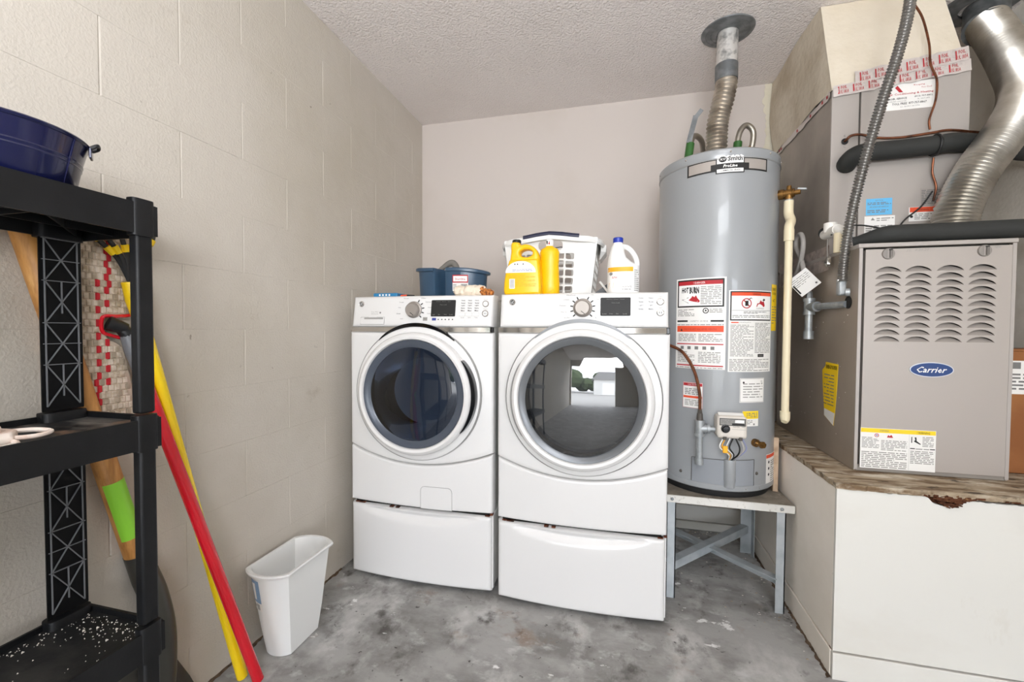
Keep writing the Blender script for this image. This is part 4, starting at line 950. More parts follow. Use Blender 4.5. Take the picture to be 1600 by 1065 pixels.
# oval emblem
ov = MB(); ov.prism([(0.9965+0.060*cos(2*pi*i/48), 0.983+0.0245*sin(2*pi*i/48)) for i in range(48)], lambda u, v, w: (u, DY-w, v), 0.0, 0.003); emb = ov.build('oval_emblem', fu, 'oval_silver', smooth=False)
eq = Print(plane_xz(DY-0.003)); eq.poly([(0.9965+0.0575*cos(2*pi*i/48), 0.983+0.0222*sin(2*pi*i/48)) for i in range(48)], 'oval_blue', 1)
eq.text('Carrier', 0.9965, 0.9735, 0.0195, 'print_white', 0.083, 3, 0.012, 0.35, 'c').build('logo_text', emb)
# caution sheet on the door
o = MB().box(0.803, 1.016, DY-0.0006, DY, 0.644, 0.781).build('caution_label', fu, 'paper', smooth=False)
q = Print(plane_xz(DY-0.0006)); a0, a1 = 0.803, 1.016
q.rect(a0+0.001, 0.766, a1-0.001, 0.780, 'print_yellow').text('WARNING', a0+0.068, 0.770, 0.006, 'print_grey', 0.026, 2, 0, 0, 'c').text('! WARNING', a0+0.178, 0.769, 0.007, 'print_black', 0.036, 2, 0, 0, 'c')
q.ring(a0+0.047, 0.757, 0.0045, 0.0065, 'print_red').disc(a0+0.047, 0.757, 0.003, 'print_lilac', 1, 10).poly([(a0+0.076, 0.751), (a0+0.080, 0.760), (a0+0.084, 0.756), (a0+0.089, 0.761), (a0+0.094, 0.751)], 'print_red')
q.greek(a0+0.004, 0.712, a0+0.055, 0.752, 0.0048, 'print_mid').greek(a0+0.060, 0.706, a0+0.134, 0.744, 0.0052, 'print_mid').greek(a0+0.004, 0.648, a0+0.134, 0.704, 0.0062, 'print_mid').rect(a0+0.139, 0.646, a0+0.1395, 0.766, 'print_mid')
q.rect(a0+0.145, 0.738, a0+0.1475, 0.758, 'print_black').poly([(a0+0.154, 0.757), (a0+0.159, 0.757), (a0+0.160, 0.745), (a0+0.172, 0.735), (a0+0.170, 0.733), (a0+0.157, 0.740), (a0+0.152, 0.743), (a0+0.156, 0.748)], 'print_black')
q.greek(a0+0.176, 0.725, a1-0.006, 0.762, 0.005, 'print_mid').rect(a0+0.142, 0.7175, a0+0.156, 0.7205, 'print_black').rect(a1-0.016, 0.7175, a1-0.002, 0.7205, 'print_black').greek(a0+0.158, 0.717, a1-0.018, 0.722, 0.005, 'print_grey').greek(a0+0.143, 0.665, a1-0.004, 0.714, 0.0056, 'print_mid')
q.build('text', o)
# yellow torn energy sheet on the side
ymap = lambda u, v, l: (FX0-0.0008-l, u, v)
o = MB().prism([(1.822, 0.985), (1.920, 0.988), (1.922, 0.972), (1.948, 0.955), (1.940, 0.885), (1.925, 0.800), (1.924, 0.778), (1.848, 0.752), (1.838, 0.81), (1.828, 0.90)], lambda u, v, w: (FX0-w, u, v), 0, 0.0008).build('energy_sheet', fu, 'yellow_paper', smooth=False)
q = Print(lambda u, v, l: (FX0-0.0008-l, u, v))
q.poly([(1.8402, 0.80), (1.9248, 0.806), (1.9235, 0.779), (1.8485, 0.753)], 'paper', 1)
q.text('ENERGYGUIDE', 1.915, 0.963, 0.015, 'print_black', -0.085, 2, 0.02); q.greek(1.850, 0.82, 1.930, 0.950, 0.0125, 'print_grey', th=0.3)
q.build('text', o)

MB().box(PX+0.013, PX+0.02, PY+0.03, YB-0.03, 0.02, 0.2).build('side_backing', pl, 'rotwood', smooth=False)
# ---- evaporator coil cabinet on top
EX0, EX1, EY, EYB, EZ0, EZ1 = 0.788, 1.224, 1.93, 2.50, 1.4045, 2.035
ec = thing('coil_cabinet', 'beige evaporator coil cabinet stacked behind the black pipe on the furnace', 'air handler', (1.0, 2.2, EZ0))
MB().box(EX0, EX1, EY+0.006, EYB, EZ0, EZ1).build('case', ec, 'coil_side', smooth=False)
MB().box(EX0, 0.879, EY-0.002, EY+0.006, EZ0+0.002, EZ1).build('connection_panel', ec, 'coil', bevel=0.0015)
MB().box(0.885, EX1, EY-0.002, EY+0.006, EZ0+0.002, EZ1+0.03).build('access_panel', ec, 'coil', bevel=0.0015)
MB().box(0.879, 0.885, EY+0.003, EY+0.0065, EZ0, EZ1).build('panel_gap', ec, 'latch_dark', smooth=False)
MB().lathe([(0.010, 0), (0.012, -0.003), (0.006, -0.0045), (1e-4, -0.0045)], (0.833, EY-0.002, 1.836), 18, 'Y').build('grommet', ec, 'rubber')
cq = Print(plane_xz(EY-0.002)); cq.text('4', 0.829, 1.853, 0.010, 'print_grey').text('C', 0.829, 1.812, 0.010, 'print_grey').build('stamp_text', ec)
# installer sticker
o = MB().box(0.966, 1.116, EY-0.0028, EY-0.002, 1.936, 2.036).build('installer_sticker', ec, 'paper', smooth=False)
q = Print(plane_xz(EY-0.0028)); s0 = 0.966
q.poly([(s0+0.026, 2.018), (s0+0.034, 2.026), (s0+0.052, 2.000), (s0+0.040, 2.000)], 'print_red').text('AC', s0+0.004, 2.006, 0.007, 'print_grey').text('Keeping', s0+0.085, 2.018, 0.007, 'print_red', 0.034).text('You Cool', s0+0.108, 2.009, 0.006, 'print_red', 0.032)
q.text('Air Conditioning & Heating', s0+0.004, 1.988, 0.0095, 'print_red', 0.142, 2, 0.01).text('24 HR. SERVICE', s0+0.004, 1.974, 0.007, 'print_black', 0.060, 2, 0.015).text('(813) 757-8852', s0+0.088, 1.976, 0.007, 'print_black', 0.056, 2, 0.01).text('residential commercial', s0+0.004, 1.966, 0.0045, 'print_grey', 0.058).text('FL 1817 2470', s0+0.098, 1.968, 0.0045, 'print_grey', 0.038)
q.text('TOLL FREE  877-757-8867', s0+0.018, 1.954, 0.008, 'print_black', 0.108, 2, 0.012).text('Lic. #CAC 1813706', s0+0.045, 1.944, 0.005, 'print_grey', 0.06).build('text', o)
o = MB().box(0.910, 0.994, EY-0.0028, EY-0.002, 1.550, 1.612).build('notice_sticker', ec, 'sky_label', smooth=False)
q = Print(plane_xz(EY-0.0028)); q.text('NOTICE', 0.952, 1.602, 0.005, 'print_grey', 0.024, 1, 0, 0, 'c').greek(0.914, 1.587, 0.990, 1.600, 0.0055, 'print_grey').text('IMPORTANT INFORMATION', 0.952, 1.577, 0.006, 'print_grey', 0.06, 1, 0, 0, 'c').greek(0.914, 1.553, 0.990, 1.572, 0.0065, 'print_grey').build('text', o)
o = MB().box(0.906, 1.004, EY-0.0028, EY-0.002, 1.480, 1.546).build('service_sticker', ec, 'paper', smooth=False)
q = Print(plane_xz(EY-0.0028)); q.poly([(0.926, 1.530), (0.932, 1.541), (0.940, 1.530)], 'print_mid').greek(0.945, 1.520, 1.0, 1.542, 0.0075, 'print_mid').greek(0.910, 1.485, 1.0, 1.515, 0.0085, 'print_mid').build('text', o)
o = MB().box(1.082, 1.165, EY-0.0028, EY-0.002, 1.578, 1.640).build('rating_sticker', ec, 'cabinet', smooth=False)
q = Print(plane_xz(EY-0.0028)); q.greek(1.085, 1.58, 1.163, 1.636, 0.006, 'print_grey').build('text', o)
o = MB().box(1.048, 1.130, EY-0.0028, EY-0.002, 1.520, 1.572).build('orange_sticker', ec, 'paper', smooth=False)
q = Print(plane_xz(EY-0.0028)); q.rect(1.050, 1.553, 1.128, 1.571, 'print_orange').text('WARNING', 1.09, 1.558, 0.007, 'print_black', 0.035, 2, 0, 0, 'c').greek(1.065, 1.523, 1.128, 1.550, 0.006, 'print_mid').disc(1.056, 1.537, 0.005, 'print_black', 1, 12).build('text', o)
# tape over the furnace/coil seam on the side
q = MB(); q.grid(lambda i, j: (FX0-0.0018 if i % 2 else FX0-0.0012, 1.915+(2.44-1.915)*i/24, (1.345+0.0*i, 1.440+0.0*i)[j] - 0.02*(j == 0)*(i/24)), 25, 2)
tape_side = q.build('seam_tape', ec, 'foil_tape_dull')
q = Print(lambda u, v, l: (FX0-0.0022-l, u, v)); [q.text('UL 181', 2.40-i*0.055, 1.365+0.03*(i % 2), 0.016, 'latch', -0.03) for i in range(9)]; q.fine = True; q.build('text', tape_side)
q = Print(lambda u, v, l: (FX0-0.002-l, u, v)); rq_ = random.Random(12)
for i in range(26):
    y_, z_ = rq_.uniform(1.74, 2.3), rq_.uniform(0.72, 1.33); s_ = rq_.uniform(0.002, 0.0045); q.rect(y_, z_, y_+s_*1.6, z_+s_, 'pvc_white')
so = q.build('paint_speck', fu); so['kind'] = 'stuff'

# ---- painted duct board plenum between the coil and the ceiling
pn = thing('supply_plenum', 'cream painted duct plenum tapering from the coil cabinet up to the ceiling', 'duct', (1.0, 2.2, EZ1))
A = [Vector(p) for p in ((0.787, 1.928, 2.036), (1.214, 1.928, 2.062), (1.214, 2.50, 2.06), (0.789, 2.545, 1.985))]
Bq = [Vector(p) for p in ((0.770, 2.000, ZC-0.001), (1.165, 1.995, ZC-0.001), (1.165, 2.545, ZC-0.001), (0.770, 2.547, ZC-0.001))]
rq_ = random.Random(21)
def face(mb, a, b, c, d, nu, nv, nrm, amp):
    mb.grid(lambda i, j: (a.lerp(b, i/nu)).lerp(d.lerp(c, i/nu), j/nv) + nrm*(rq_.uniform(-amp, amp) if 0 < i < nu and 0 < j < nv else 0), nu+1, nv+1)
f_ = MB(); face(f_, A[0], A[1], Bq[1], Bq[0], 14, 10, Vector((0, -1, 0)), 0.0015); f_.build('front_board', pn, 'plenum_front')
# the side is smeared with mastic and dips where it meets the wall
s_ = MB()
def sidefn(i, j):
    u, v = i/20, j/10
    lo = Vector((0.7865, 1.928+(2.50-1.928)*u, 2.036)); hi = Vector((0.770, 2.000+(2.546-2.0)*u, ZC-0.001))
    p = lo.lerp(hi, v); bulge = 0.018*exp(-((u-1.0)/0.22)**2)*sin(pi*min(1, v*1.0))**0.8
    return p + Vector((-bulge - (0.004*sin(7*u+5*v)+0.004)*min(1, u*5) - rq_.uniform(0, 0.002)*(u > 0), 0.03*(u > 0.97)*(1-v), -0.03*(v == 0)*max(0, u-0.93)*8))
s_.grid(sidefn, 21, 11); s_.build('side_board', pn, 'sealant')
s_ = MB(); face(s_, A[1], A[2], Bq[2], Bq[1], 6, 6, Vector((1, 0, 0)), 0.001); s_.build('side_board', pn, 'plenum_front')
# printed foil tape wrapped along the joint
def strip(name, p0, p1, h, seed, dip=0.0, letters=True, lift=0.0):
    rd = random.Random(seed); n = 26; p0, p1 = Vector(p0), Vector(p1); mb = MB(); off = [rd.uniform(0, 0.004) for _ in range(n+1)]; e0 = [rd.uniform(-0.003, 0.003) for _ in range(n+1)]
    pos = lambda u, v: p0.lerp(p1, u) + Vector((0, -0.003-lift-off[min(n, int(u*n))]*(0.3+0.7*sin(pi*min(max(v, 0), 1))) , 0)) + Vector((0, 0.14*(v*h), v*h + dip*sin(pi*u)))
    mb.grid(lambda i, j: pos(i/n, j/3) + Vector((0, 0, e0[i] if j in (0, 3) else 0)), n+1, 4)
    o = mb.build(name, pn, 'foil_tape', smooth=False)
    L_ = (p1-p0).length; q = Print(lambda u, v, l: pos(u/L_, v/h) + Vector((0, -0.0015-l, 0)))
    u = 0.012
    while u < L_-0.03:
        q.text('UL 181A', u+0.008, h*0.14, h*0.30, 'print_red', 0.030, 1, 0.01, 0.15).text('FOIL', u+0.012, h*0.54, h*0.28, 'print_red', 0.020, 1, 0.01, 0.15)
        q.rect(u+0.003, h*0.15, u+0.007, h*0.8, 'print_red', 1); u += 0.050
    q.fine = True; q.build('text', o); return o
strip('foil_tape_strip', (0.790, 1.925, 2.008), (1.222, 1.925, 2.048), 0.045, 1)
strip('foil_tape_strip', (0.862, 1.930, 2.048), (1.216, 1.930, 2.090), 0.052, 2, lift=0.002)
tq = MB(); tq.grid(lambda i, j: (0.7845 - rq_.uniform(0, .002), 1.932+(2.50-1.932)*i/20, (2.012, 2.038)[j] + rq_.uniform(-.004, .004)), 21, 2); ts = tq.build('foil_tape_edge', pn, 'foil_tape', smooth=False)
q = Print(lambda u, v, l: (0.7820-l, u, v)); [q.rect(y_, 2.018, y_+0.012, 2.030, 'print_red') for y_ in (1.95, 1.99, 2.10, 2.24, 2.44, 2.465)]; q.fine = True; q.build('text', ts)

# ---- flexible vent of the furnace
fv = thing('furnace_vent', 'large ribbed flexible metal duct curving from the furnace top to the ceiling', 'duct', (1.10, 1.83, FZ1))
DUCT = [(1.122, 1.83, FZ1+0.002), (1.130, 1.83, 1.498), (1.148, 1.83, 1.569), (1.193, 1.83, 1.671), (1.259, 1.84, 1.77), (1.324, 1.87, 1.87), (1.372, 1.93, 1.976), (1.387, 2.0, 2.105), (1.382, 2.055, 2.226), (1.380, 2.105, 2.315)]
m_ = MB(); corrugated(m_, DUCT, 0.0600, 0.0125, 0.0032, 36); m_.build('flexible_duct', fv, 'foil')
MB().tube([(1.372, 2.098, 2.292), (1.392, 2.128, 2.335), (1.402, 2.142, ZC-0.002)], [0.0665, 0.0665, 0.0665], 36).build('collar_sleeve', fv, 'galv_dark')
MB().lathe([(0.066, -0.012), (0.09, -0.009), (0.125, -0.006), (0.130, -0.001), (0.066, -0.001)], (1.380, 2.135, ZC), 48).build('ceiling_collar', fv, 'galv_dark')

# ---- pipes and wires round the furnace
ip = thing('suction_pipe', 'black foam insulated suction pipe entering the coil cabinet front', 'pipe', (0.85, 1.89, 1.75))
MB().tube(bez([(0.840, 1.929, 1.745), (0.838, 1.905, 1.752), (0.850, 1.889, 1.765), (0.885, 1.886, 1.775), (0.97, 1.886, 1.776), (1.09, 1.886, 1.780), (1.15, 1.892, 1.786), (1.26, 1.93, 1.786), (1.38, 1.96, 1.765), (XR-0.004, 1.98, 1.75)], 10), 0.0325, 20).build('foam_sleeve', ip, 'insul')
MB().tube([(1.098+0.036*cos(a), 1.886+0.036*sin(a)*1.0, 1.783+0.0*a) for a in [0]] + [(1.098, 1.886+0.036*cos(a), 1.780+0.036*sin(a)) for a in [i*2*pi/16 for i in range(17)]][1:], 0.004, 6).build('cable_tie', ip, 'blackwire')
cl = thing('liquid_line', 'thin copper refrigerant line running above the insulated pipe', 'pipe', (0.833, 1.92, 1.836))
MB().tube(bez([(0.833, 1.929, 1.836), (0.834, 1.912, 1.838), (0.845, 1.905, 1.848), (0.875, 1.903, 1.848), (0.93, 1.900, 1.829), (1.00, 1.897, 1.822), (1.09, 1.895, 1.828), (1.15, 1.900, 1.834), (1.26, 1.940, 1.832), (XR-0.004, 1.985, 1.80)], 10), 0.0048, 10).build('copper_tube', cl, 'copper')
tw = thing('thermostat_wire', 'thin brown wire dangling from the ceiling in front of the plenum', 'wire', (1.03, 1.9, 2.4))
MB().tube(bez([(1.03, 1.96, ZC-0.001), (1.035, 1.925, 2.33), (1.065, 1.918, 2.26), (1.085, 1.912, 2.16), (1.088, 1.905, 2.08), (1.105, 1.900, 2.02), (1.104, 1.900, 1.95), (1.088, 1.902, 1.88), (1.092, 1.905, 1.845)], 12), 0.0036, 8).build('wire_run', tw, 'copper')
MB().tube(bez([(1.106, 1.905, 1.742), (1.108, 1.912, 1.69), (1.124, 1.918, 1.64), (1.118, 1.92, 1.59)], 10), 0.0036, 8).build('wire_run', tw, 'copper')
bw = thing('black_cable', 'thin black cable lying across the stickers of the coil cabinet', 'cable', (0.9, 1.9, 1.45))
MB().tube(bez([(0.755, 1.83, 1.462), (0.80, 1.83, 1.490), (0.86, 1.86, 1.500), (0.93, 1.90, 1.498), (0.985, 1.918, 1.488)], 10), 0.0028, 6).build('cable_run', bw, 'blackwire')
MB().tube(bez([(0.99, 1.90, 1.472), (1.03, 1.915, 1.525), (1.08, 1.920, 1.570), (1.115, 1.920, 1.625)], 10), 0.0028, 6).build('cable_run', bw, 'blackwire')
cp_ = thing('drain_hose', 'thick black foam hose lying across the furnace top edge', 'hose', (1.0, 1.73, FZ1))
MB().tube(bez([(0.800, 1.775, FZ1+0.020), (0.835, 1.757, FZ1+0.026), (0.88, 1.733, FZ1+0.033), (0.92, 1.726, FZ1+0.034), (1.0, 1.724, FZ1+0.033), (1.2, 1.720, FZ1+0.033), (1.35, 1.716, FZ1+0.031), (XR-0.004, 1.71, FZ1+0.028)], 10), [0.017]*4 + [0.017+0.0125*min(1, i/14) for i in range(67)], 20).build('foam_sleeve', cp_, 'insul')
ct = thing('condensate_trap', 'white plastic float switch and tee beside the furnace top corner', 'pipe fitting', (0.76, 1.84, 1.45))
MB().cyl((0.770, 1.915, 1.480), (0.770, 1.815, 1.480), 0.0185, None, 18).build('tee_body', ct, 'pvc_white')
MB().cyl((0.770, 1.872, 1.48), (0.770, 1.872, 1.515), 0.0215, None, 18).build('switch_cap', ct, 'pvc_white')
MB().cyl((0.770, 1.918, 1.487), (0.770, 1.914, 1.487), 0.022, None, 16).build('black_ring', ct, 'rubber')
MB().cyl((0.770, 1.815, 1.48), (0.785, 1.775, 1.462), 0.0165, None, 18).build('elbow', ct, 'pvc_white')
MB().cyl((0.768, 1.80, 1.462), (0.768, 1.80, 1.392), 0.0155, None, 16).build('drop_tube', ct, 'pvc')
MB().tube([(0.768, 1.885, 1.47), (0.768, 1.887, 1.43), (0.770, 1.889, 1.392)], 0.0016, 6).build('hanging_wire', ct, 'greywire')
MB().ball((0.772, 1.889, 1.375), 0.016, 0.6, 1, 1.3, 8, 7, 0.35).build('foil_wad', ct, 'foil')
cn = thing('conduit', 'ribbed flexible metal conduit hanging from the ceiling to the furnace side', 'conduit', (0.8, 1.7, 2.4))
m_ = MB(); corrugated(m_, [(0.765, 1.758, 1.285), (0.764, 1.752, 1.34), (0.766, 1.735, 1.44), (0.776, 1.712, 1.56), (0.800, 1.69, 1.72), (0.828, 1.675, 1.86), (0.862, 1.66, 2.01), (0.884, 1.655, 2.14), (0.892, 1.66, 2.28), (0.893, 1.665, ZC-0.003)], 0.0142, 0.0095, 0.0027, 14); m_.build('armoured_sleeve', cn, 'conduit')
b = MB().box(0.752, 0.777, 1.752, 1.778, 1.235, 1.295).build('angle_connector', cn, 'galv', bevel=0.006)
MB().cyl((0.774, 1.757, 1.245), (FX0-0.001, 1.752, 1.245), 0.014, None, 16).build('lock_nut', cn, 'galv')
MB().ball((0.752, 1.757, 1.288), 0.005, n=8, m=6).build('screw', cn, 'chrome')
gt = thing('gas_drip_pipe', 'galvanised gas tee and drip pipe on the furnace side', 'pipe', (0.75, 2.03, 1.2))
tx, ty = 0.752, 1.995
t_ = MB(); t_.cyl((tx, ty, 1.178), (tx, ty, 1.238), 0.0185, None, 20); [t_.cyl((tx, ty, z_), (tx, ty, z_+0.013), 0.0215, None, 20) for z_ in (1.174, 1.228)]; t_.cyl((tx, ty, 1.205), (tx+0.008, ty-0.045, 1.205), 0.0175, None, 18).cyl((tx+0.006, ty-0.038, 1.205), (tx+0.009, ty-0.052, 1.205), 0.0205, None, 18); t_.build('pipe_tee', gt, 'galv')
MB().tube([(tx+0.006, ty-0.04, 1.205), (tx+0.020, ty-0.16, 1.204), (FX0-0.001, ty-0.225, 1.204)], 0.0125, 16).build('gas_pipe', gt, 'galv')
MB().lathe([(1e-4, -0.003), (0.022, -0.003), (0.022, 0.0), (1e-4, 0.0)], (FX0-0.0005, ty-0.235, 1.210), 20, 'X').build('pipe_hole', gt, 'dark')
MB().cyl((tx, ty, 1.105), (tx, ty, 1.18), 0.0135, None, 16).build('drip_leg', gt, 'galv')
MB().cyl((tx, ty, 1.075), (tx, ty, 1.108), 0.0185, None, 12).build('pipe_cap', gt, 'galv')
MB().cyl((tx, ty, 1.24), (tx, ty, 1.268), 0.013, 0.010, 6).build('flare_nut', gt, 'galv_dark')
lw = thing('cable_loop', 'stiff grey cable bent into a loop beside the furnace', 'cable', (0.75, 2.05, 1.27))
MB().tube(bez([(tx, ty, 1.258), (0.752, 2.035, 1.32), (0.752, 2.085, 1.415), (0.750, 2.135, 1.475), (0.750, 2.125, 1.515), (0.750, 2.085, 1.520), (0.748, 2.055, 1.475), (0.748, 2.075, 1.41), (0.752, 2.13, 1.362), (0.766, 2.24, 1.338), (0.781, 2.36, 1.322)], 12), 0.0095, 12).build('cable_run', lw, 'greywire')
ht = thing('hang_tag', 'white square paper tag hanging crookedly on the grey cable loop', 'tag', (0.72, 2.0, 1.3))
cc = Vector((0.728, 1.985, 1.306)); ux = Vector((0.83, -0.50, 0)).normalized(); vz_ = Vector((0, 0, 1))
a45 = radians(40); e1 = ux*cos(a45)+vz_*sin(a45); e2 = -ux*sin(a45)+vz_*cos(a45); nn = ux.cross(vz_)
S_ = 0.042
tgm = lambda u, v, w: cc + e1*u + e2*v + nn*w
MB().prism([(-S_, -S_), (S_, -S_), (S_, S_), (-S_, S_)], tgm, 0, 0.0012).build('card', ht, 'print_white', smooth=False)
q = Print(lambda u, v, l: tgm(u, v, 0.0012+l)); q.greek(-0.036, -0.01, 0.036, 0.034, 0.0075, 'print_mid', th=0.3).rect(-0.040, -0.030, -0.034, 0.012, 'print_black').rect(-0.046, -0.036, -0.0435, -0.012, 'print_black').disc(0.030, -0.030, 0.004, 'print_grey').build('text', ht)
cb = thing('cardboard_box', 'brown cardboard carton with white shipping label behind the furnace', 'box', (1.37, 1.95, PZ))
MB().box(1.255, 1.50, 1.80, 2.10, PZ, 1.045).build('carton', cb, 'cardboard', smooth=False, bevel=0.003)
MB().box(1.25, 1.505, 1.795, 1.93, 1.045, 1.051).build('flap', cb, 'cardboard', smooth=False)
o = MB().box(1.272, 1.42, 1.7992, 1.80, 0.900, 1.012).build('shipping_label', cb, 'paper', smooth=False)
q = Print(plane_xz(1.7992)); q.text('FRA', 1.315, 0.985, 0.02, 'print_black', 0.05).rect(1.277, 0.985, 1.305, 1.007, 'print_grey').greek(1.277, 0.905, 1.41, 0.975, 0.012, 'print_grey').build('text', o)

# ------------------------------------------------------------------ things on the washer and dryer
ZM = 1.2445   # top of the machines
cy_ = thing('cleaning_caddy', 'slate blue plastic cleaning caddy with a retail sticker on the washer', 'caddy', (-0.81, 2.03, ZM))
def caddy_ring(sc, z, tilt=0.0):
    out = []
    for i in range(200):
        a = 2*pi*i/200; x, y = 0.172*cos(a), 0.095*sin(a)
        x = math.copysign(abs(x/0.172)**0.85, x)*0.172
        if sin(a) < 0: y += 0.085*exp(-((x+0.028)/0.021)**4)
        out.append((-0.820 + x*sc*1.06, 2.04 + y*sc, z - tilt*max(0, (x-0.02))**2*6 + 0.006*cos(2*a)*(tilt > 0)))
    return out
MB().loft([caddy_ring(0.93, ZM), caddy_ring(0.945, ZM+0.004), caddy_ring(0.985, ZM+0.148, .18), caddy_ring(1.0, ZM+0.15, .18), caddy_ring(1.075, ZM+0.152, .18), caddy_ring(1.08, ZM+0.163, .18), caddy_ring(1.04, ZM+0.168, .18), caddy_ring(0.97, ZM+0.162, .18), caddy_ring(0.93, ZM+0.02), caddy_ring(0.9, ZM+0.012)]).build('tub', cy_, 'caddy')
tg = MB(); tg.grid(lambda i, j: (-0.784+0.074*i/6, 2.04-0.095*sqrt(max(0, 1-((-0.784+0.074*i/6+0.820)/0.182)**2))*(0.955+0.02*j)-0.0035, ZM+0.048+0.078*j), 7, 2)
tk = tg.build('retail_sticker', cy_, 'paper')
q = Print(lambda u, v, l: (u, 2.04-0.095*sqrt(max(0, 1-((u+0.820)/0.182)**2))*(0.955+0.02*(v-ZM-0.048)/0.078)-0.0042-l, v))
q.step = 0.008; q.rect(-0.784, ZM+0.088, -0.710, ZM+0.126, 'print_red', 1)
q.rect(-0.780, ZM+0.094, -0.714, ZM+0.120, 'print_white', 2).text('Sterilite', -0.747, ZM+0.100, 0.012, 'print_red', 0.05, 3, 0.01, 0, 'c').greek(-0.781, ZM+0.052, -0.75, ZM+0.084, 0.007, 'print_mid')
for i in range(11): q.rect(-0.744+i*0.0028, ZM+0.055, -0.744+i*0.0028+0.0013+0.0006*(i % 3), ZM+0.082, 'print_grey', 1)
q.build('text', tk)
bk = thing('scrub_brush', 'grey rounded brush lying in the slate blue caddy', 'brush', (-0.835, 2.05, ZM+0.11))
MB().tube(bez([(-0.925, 2.03, ZM+0.145), (-0.885, 2.035, ZM+0.166), (-0.84, 2.04, ZM+0.195), (-0.812, 2.045, ZM+0.19), (-0.79, 2.05, ZM+0.13)], 10), [0.005+0.012*min(1, i/22) for i in range(41)], 14).build('brush_body', bk, 'rag_grey')
rg = thing('crumpled_rag', 'crumpled cream rag with mottled orange end on the washer corner', 'rag', (-0.60, 1.74, ZM+0.005))
rr_ = random.Random(6); random.seed(6)
m_ = MB(); [m_.ball((-0.672+0.023*i, 1.755+rr_.uniform(-.01, .01), ZM+0.023+rr_.uniform(-.003, .008)), 0.027, 1.1, 1.0, 0.95, 14, 10, 0.10) for i in range(5)]; m_.build('cloth_bundle', rg, 'cream_cloth')
m_ = MB(); [m_.ball((-0.566+0.014*(i % 3), 1.75+rr_.uniform(-.012, .012), ZM+0.021-0.004*(i % 3)+rr_.uniform(-.002, .010)), 0.018, 1, 1, 0.9, 10, 8, 0.2) for i in range(7)]; m_.build('mottled_end', rg, 'orange_cloth')
bpk = thing('flat_packet', 'flat blue packet with white dots on the washer top', 'packet', (-1.03, 1.75, ZM+0.004))
pk = MB().box(-1.085, -0.965, 1.74, 1.82, ZM+0.004, ZM+0.025).build('packet', bpk, 'blue_pack', bevel=0.004)
q = Print(plane_xz(1.74)); [q.disc(-1.052+0.016*i, ZM+0.016, 0.0045, 'print_white', 1, 12) for i in range(4)]; q.build('text', pk)
ppn = thing('marker_pen', 'red and black marker lying beside the blue packet', 'pen', (-0.93, 1.75, ZM+0.005))
MB().cyl((-0.962, 1.77, ZM+0.0125), (-0.93, 1.768, ZM+0.0125), 0.0065, None, 12).build('cap', ppn, 'print_orange')
MB().cyl((-0.93, 1.768, ZM+0.0125), (-0.895, 1.766, ZM+0.0125), 0.006, 0.004, 12).build('barrel', ppn, 'print_black')

# yellow detergent jug: the side profile has a handle hole
jg = thing('detergent_jug', 'wide yellow detergent jug with handle and black cap on the dryer', 'jug', (-0.37, 1.80, ZM+0.002))
J = lambda u, v: (-0.479 + (u/8.518+780-790)*0.00278, 1.262 - (v/8.518+345-459)*0.00276 - 0.003)
prof = [J(*p) for p in ((112, 990), (88, 950), (88, 850), (105, 720), (135, 610), (155, 540), (172, 430), (180, 300), (280, 300), (292, 335), (360, 322), (430, 340), (495, 385), (528, 450), (545, 540), (565, 700), (578, 900), (570, 985))]
prof2 = []
pv = [Vector((a, b, 0)) for a, b in prof]
prof2 = [(p.x, p.y) for p in bez(pv, 5)]
hole = [J(372+88*cos(-2*pi*i/22), 440+52*sin(-2*pi*i/22)) for i in range(22)]
vs, fs = curve_tris([prof2, hole], extrude=0.028, bevel=0.011)
m_ = MB(); m_.add([(v.x, 1.805+v.z*(1.15 if v.y < 1.40 else 0.75), v.y) for v in vs], fs); jb = m_.build('body', jg, 'jug_yellow', angle=60)
c0 = J(230, 300)
MB().lathe([(0.0185, -0.004), (0.019, 0.0), (0.019, 0.013), (0.017, 0.016), (1e-4, 0.016)], (c0[0], 1.805, c0[1]), 24).build('cap', jg, 'black_plastic')
MB().cyl((c0[0], 1.805, c0[1]-0.05), (c0[0], 1.805, c0[1]), 0.022, 0.0175, 20).build('neck', jg, 'jug_yellow')
yj = 1.805-0.039*1.15 - 0.0008
q = Print(plane_xz(yj)); L_ = lambda u, v: J(u, v)
fan = [L_(315-200*cos(a), 700-150*sin(a)) for a in [pi*i/18 for i in range(19)]]
q.poly(fan, 'print_white', 1); a_, b_ = L_(205, 690), L_(470, 650); q.greek(a_[0], a_[1], b_[0], b_[1], 0.005, 'print_lilac', lay=2)
[q.disc(*L_(u_, 590), 0.003, 'print_black', 2, 8) for u_ in (240, 275, 350)]
a_, b_ = L_(150, 890), L_(520, 715); q.greek(a_[0], a_[1], b_[0], b_[1], 0.0075, 'amber', lay=1, th=0.35)
a_, b_ = L_(168, 905), L_(240, 780); q.rect(a_[0], a_[1], b_[0], b_[1], 'print_white', 2)
[q.rect(a_[0]+0.003, a_[1]+0.004+i*0.005, b_[0]-0.003, a_[1]+0.0065+i*0.005, 'print_grey', 3) for i in range(7)]
q.build('text', jb)
yb_ = thing('detergent_bottle', 'upright yellow detergent bottle with white cap behind the wide yellow jug', 'bottle', (-0.293, 1.865, ZM+0.002))
BX, BY = -0.296, 1.85
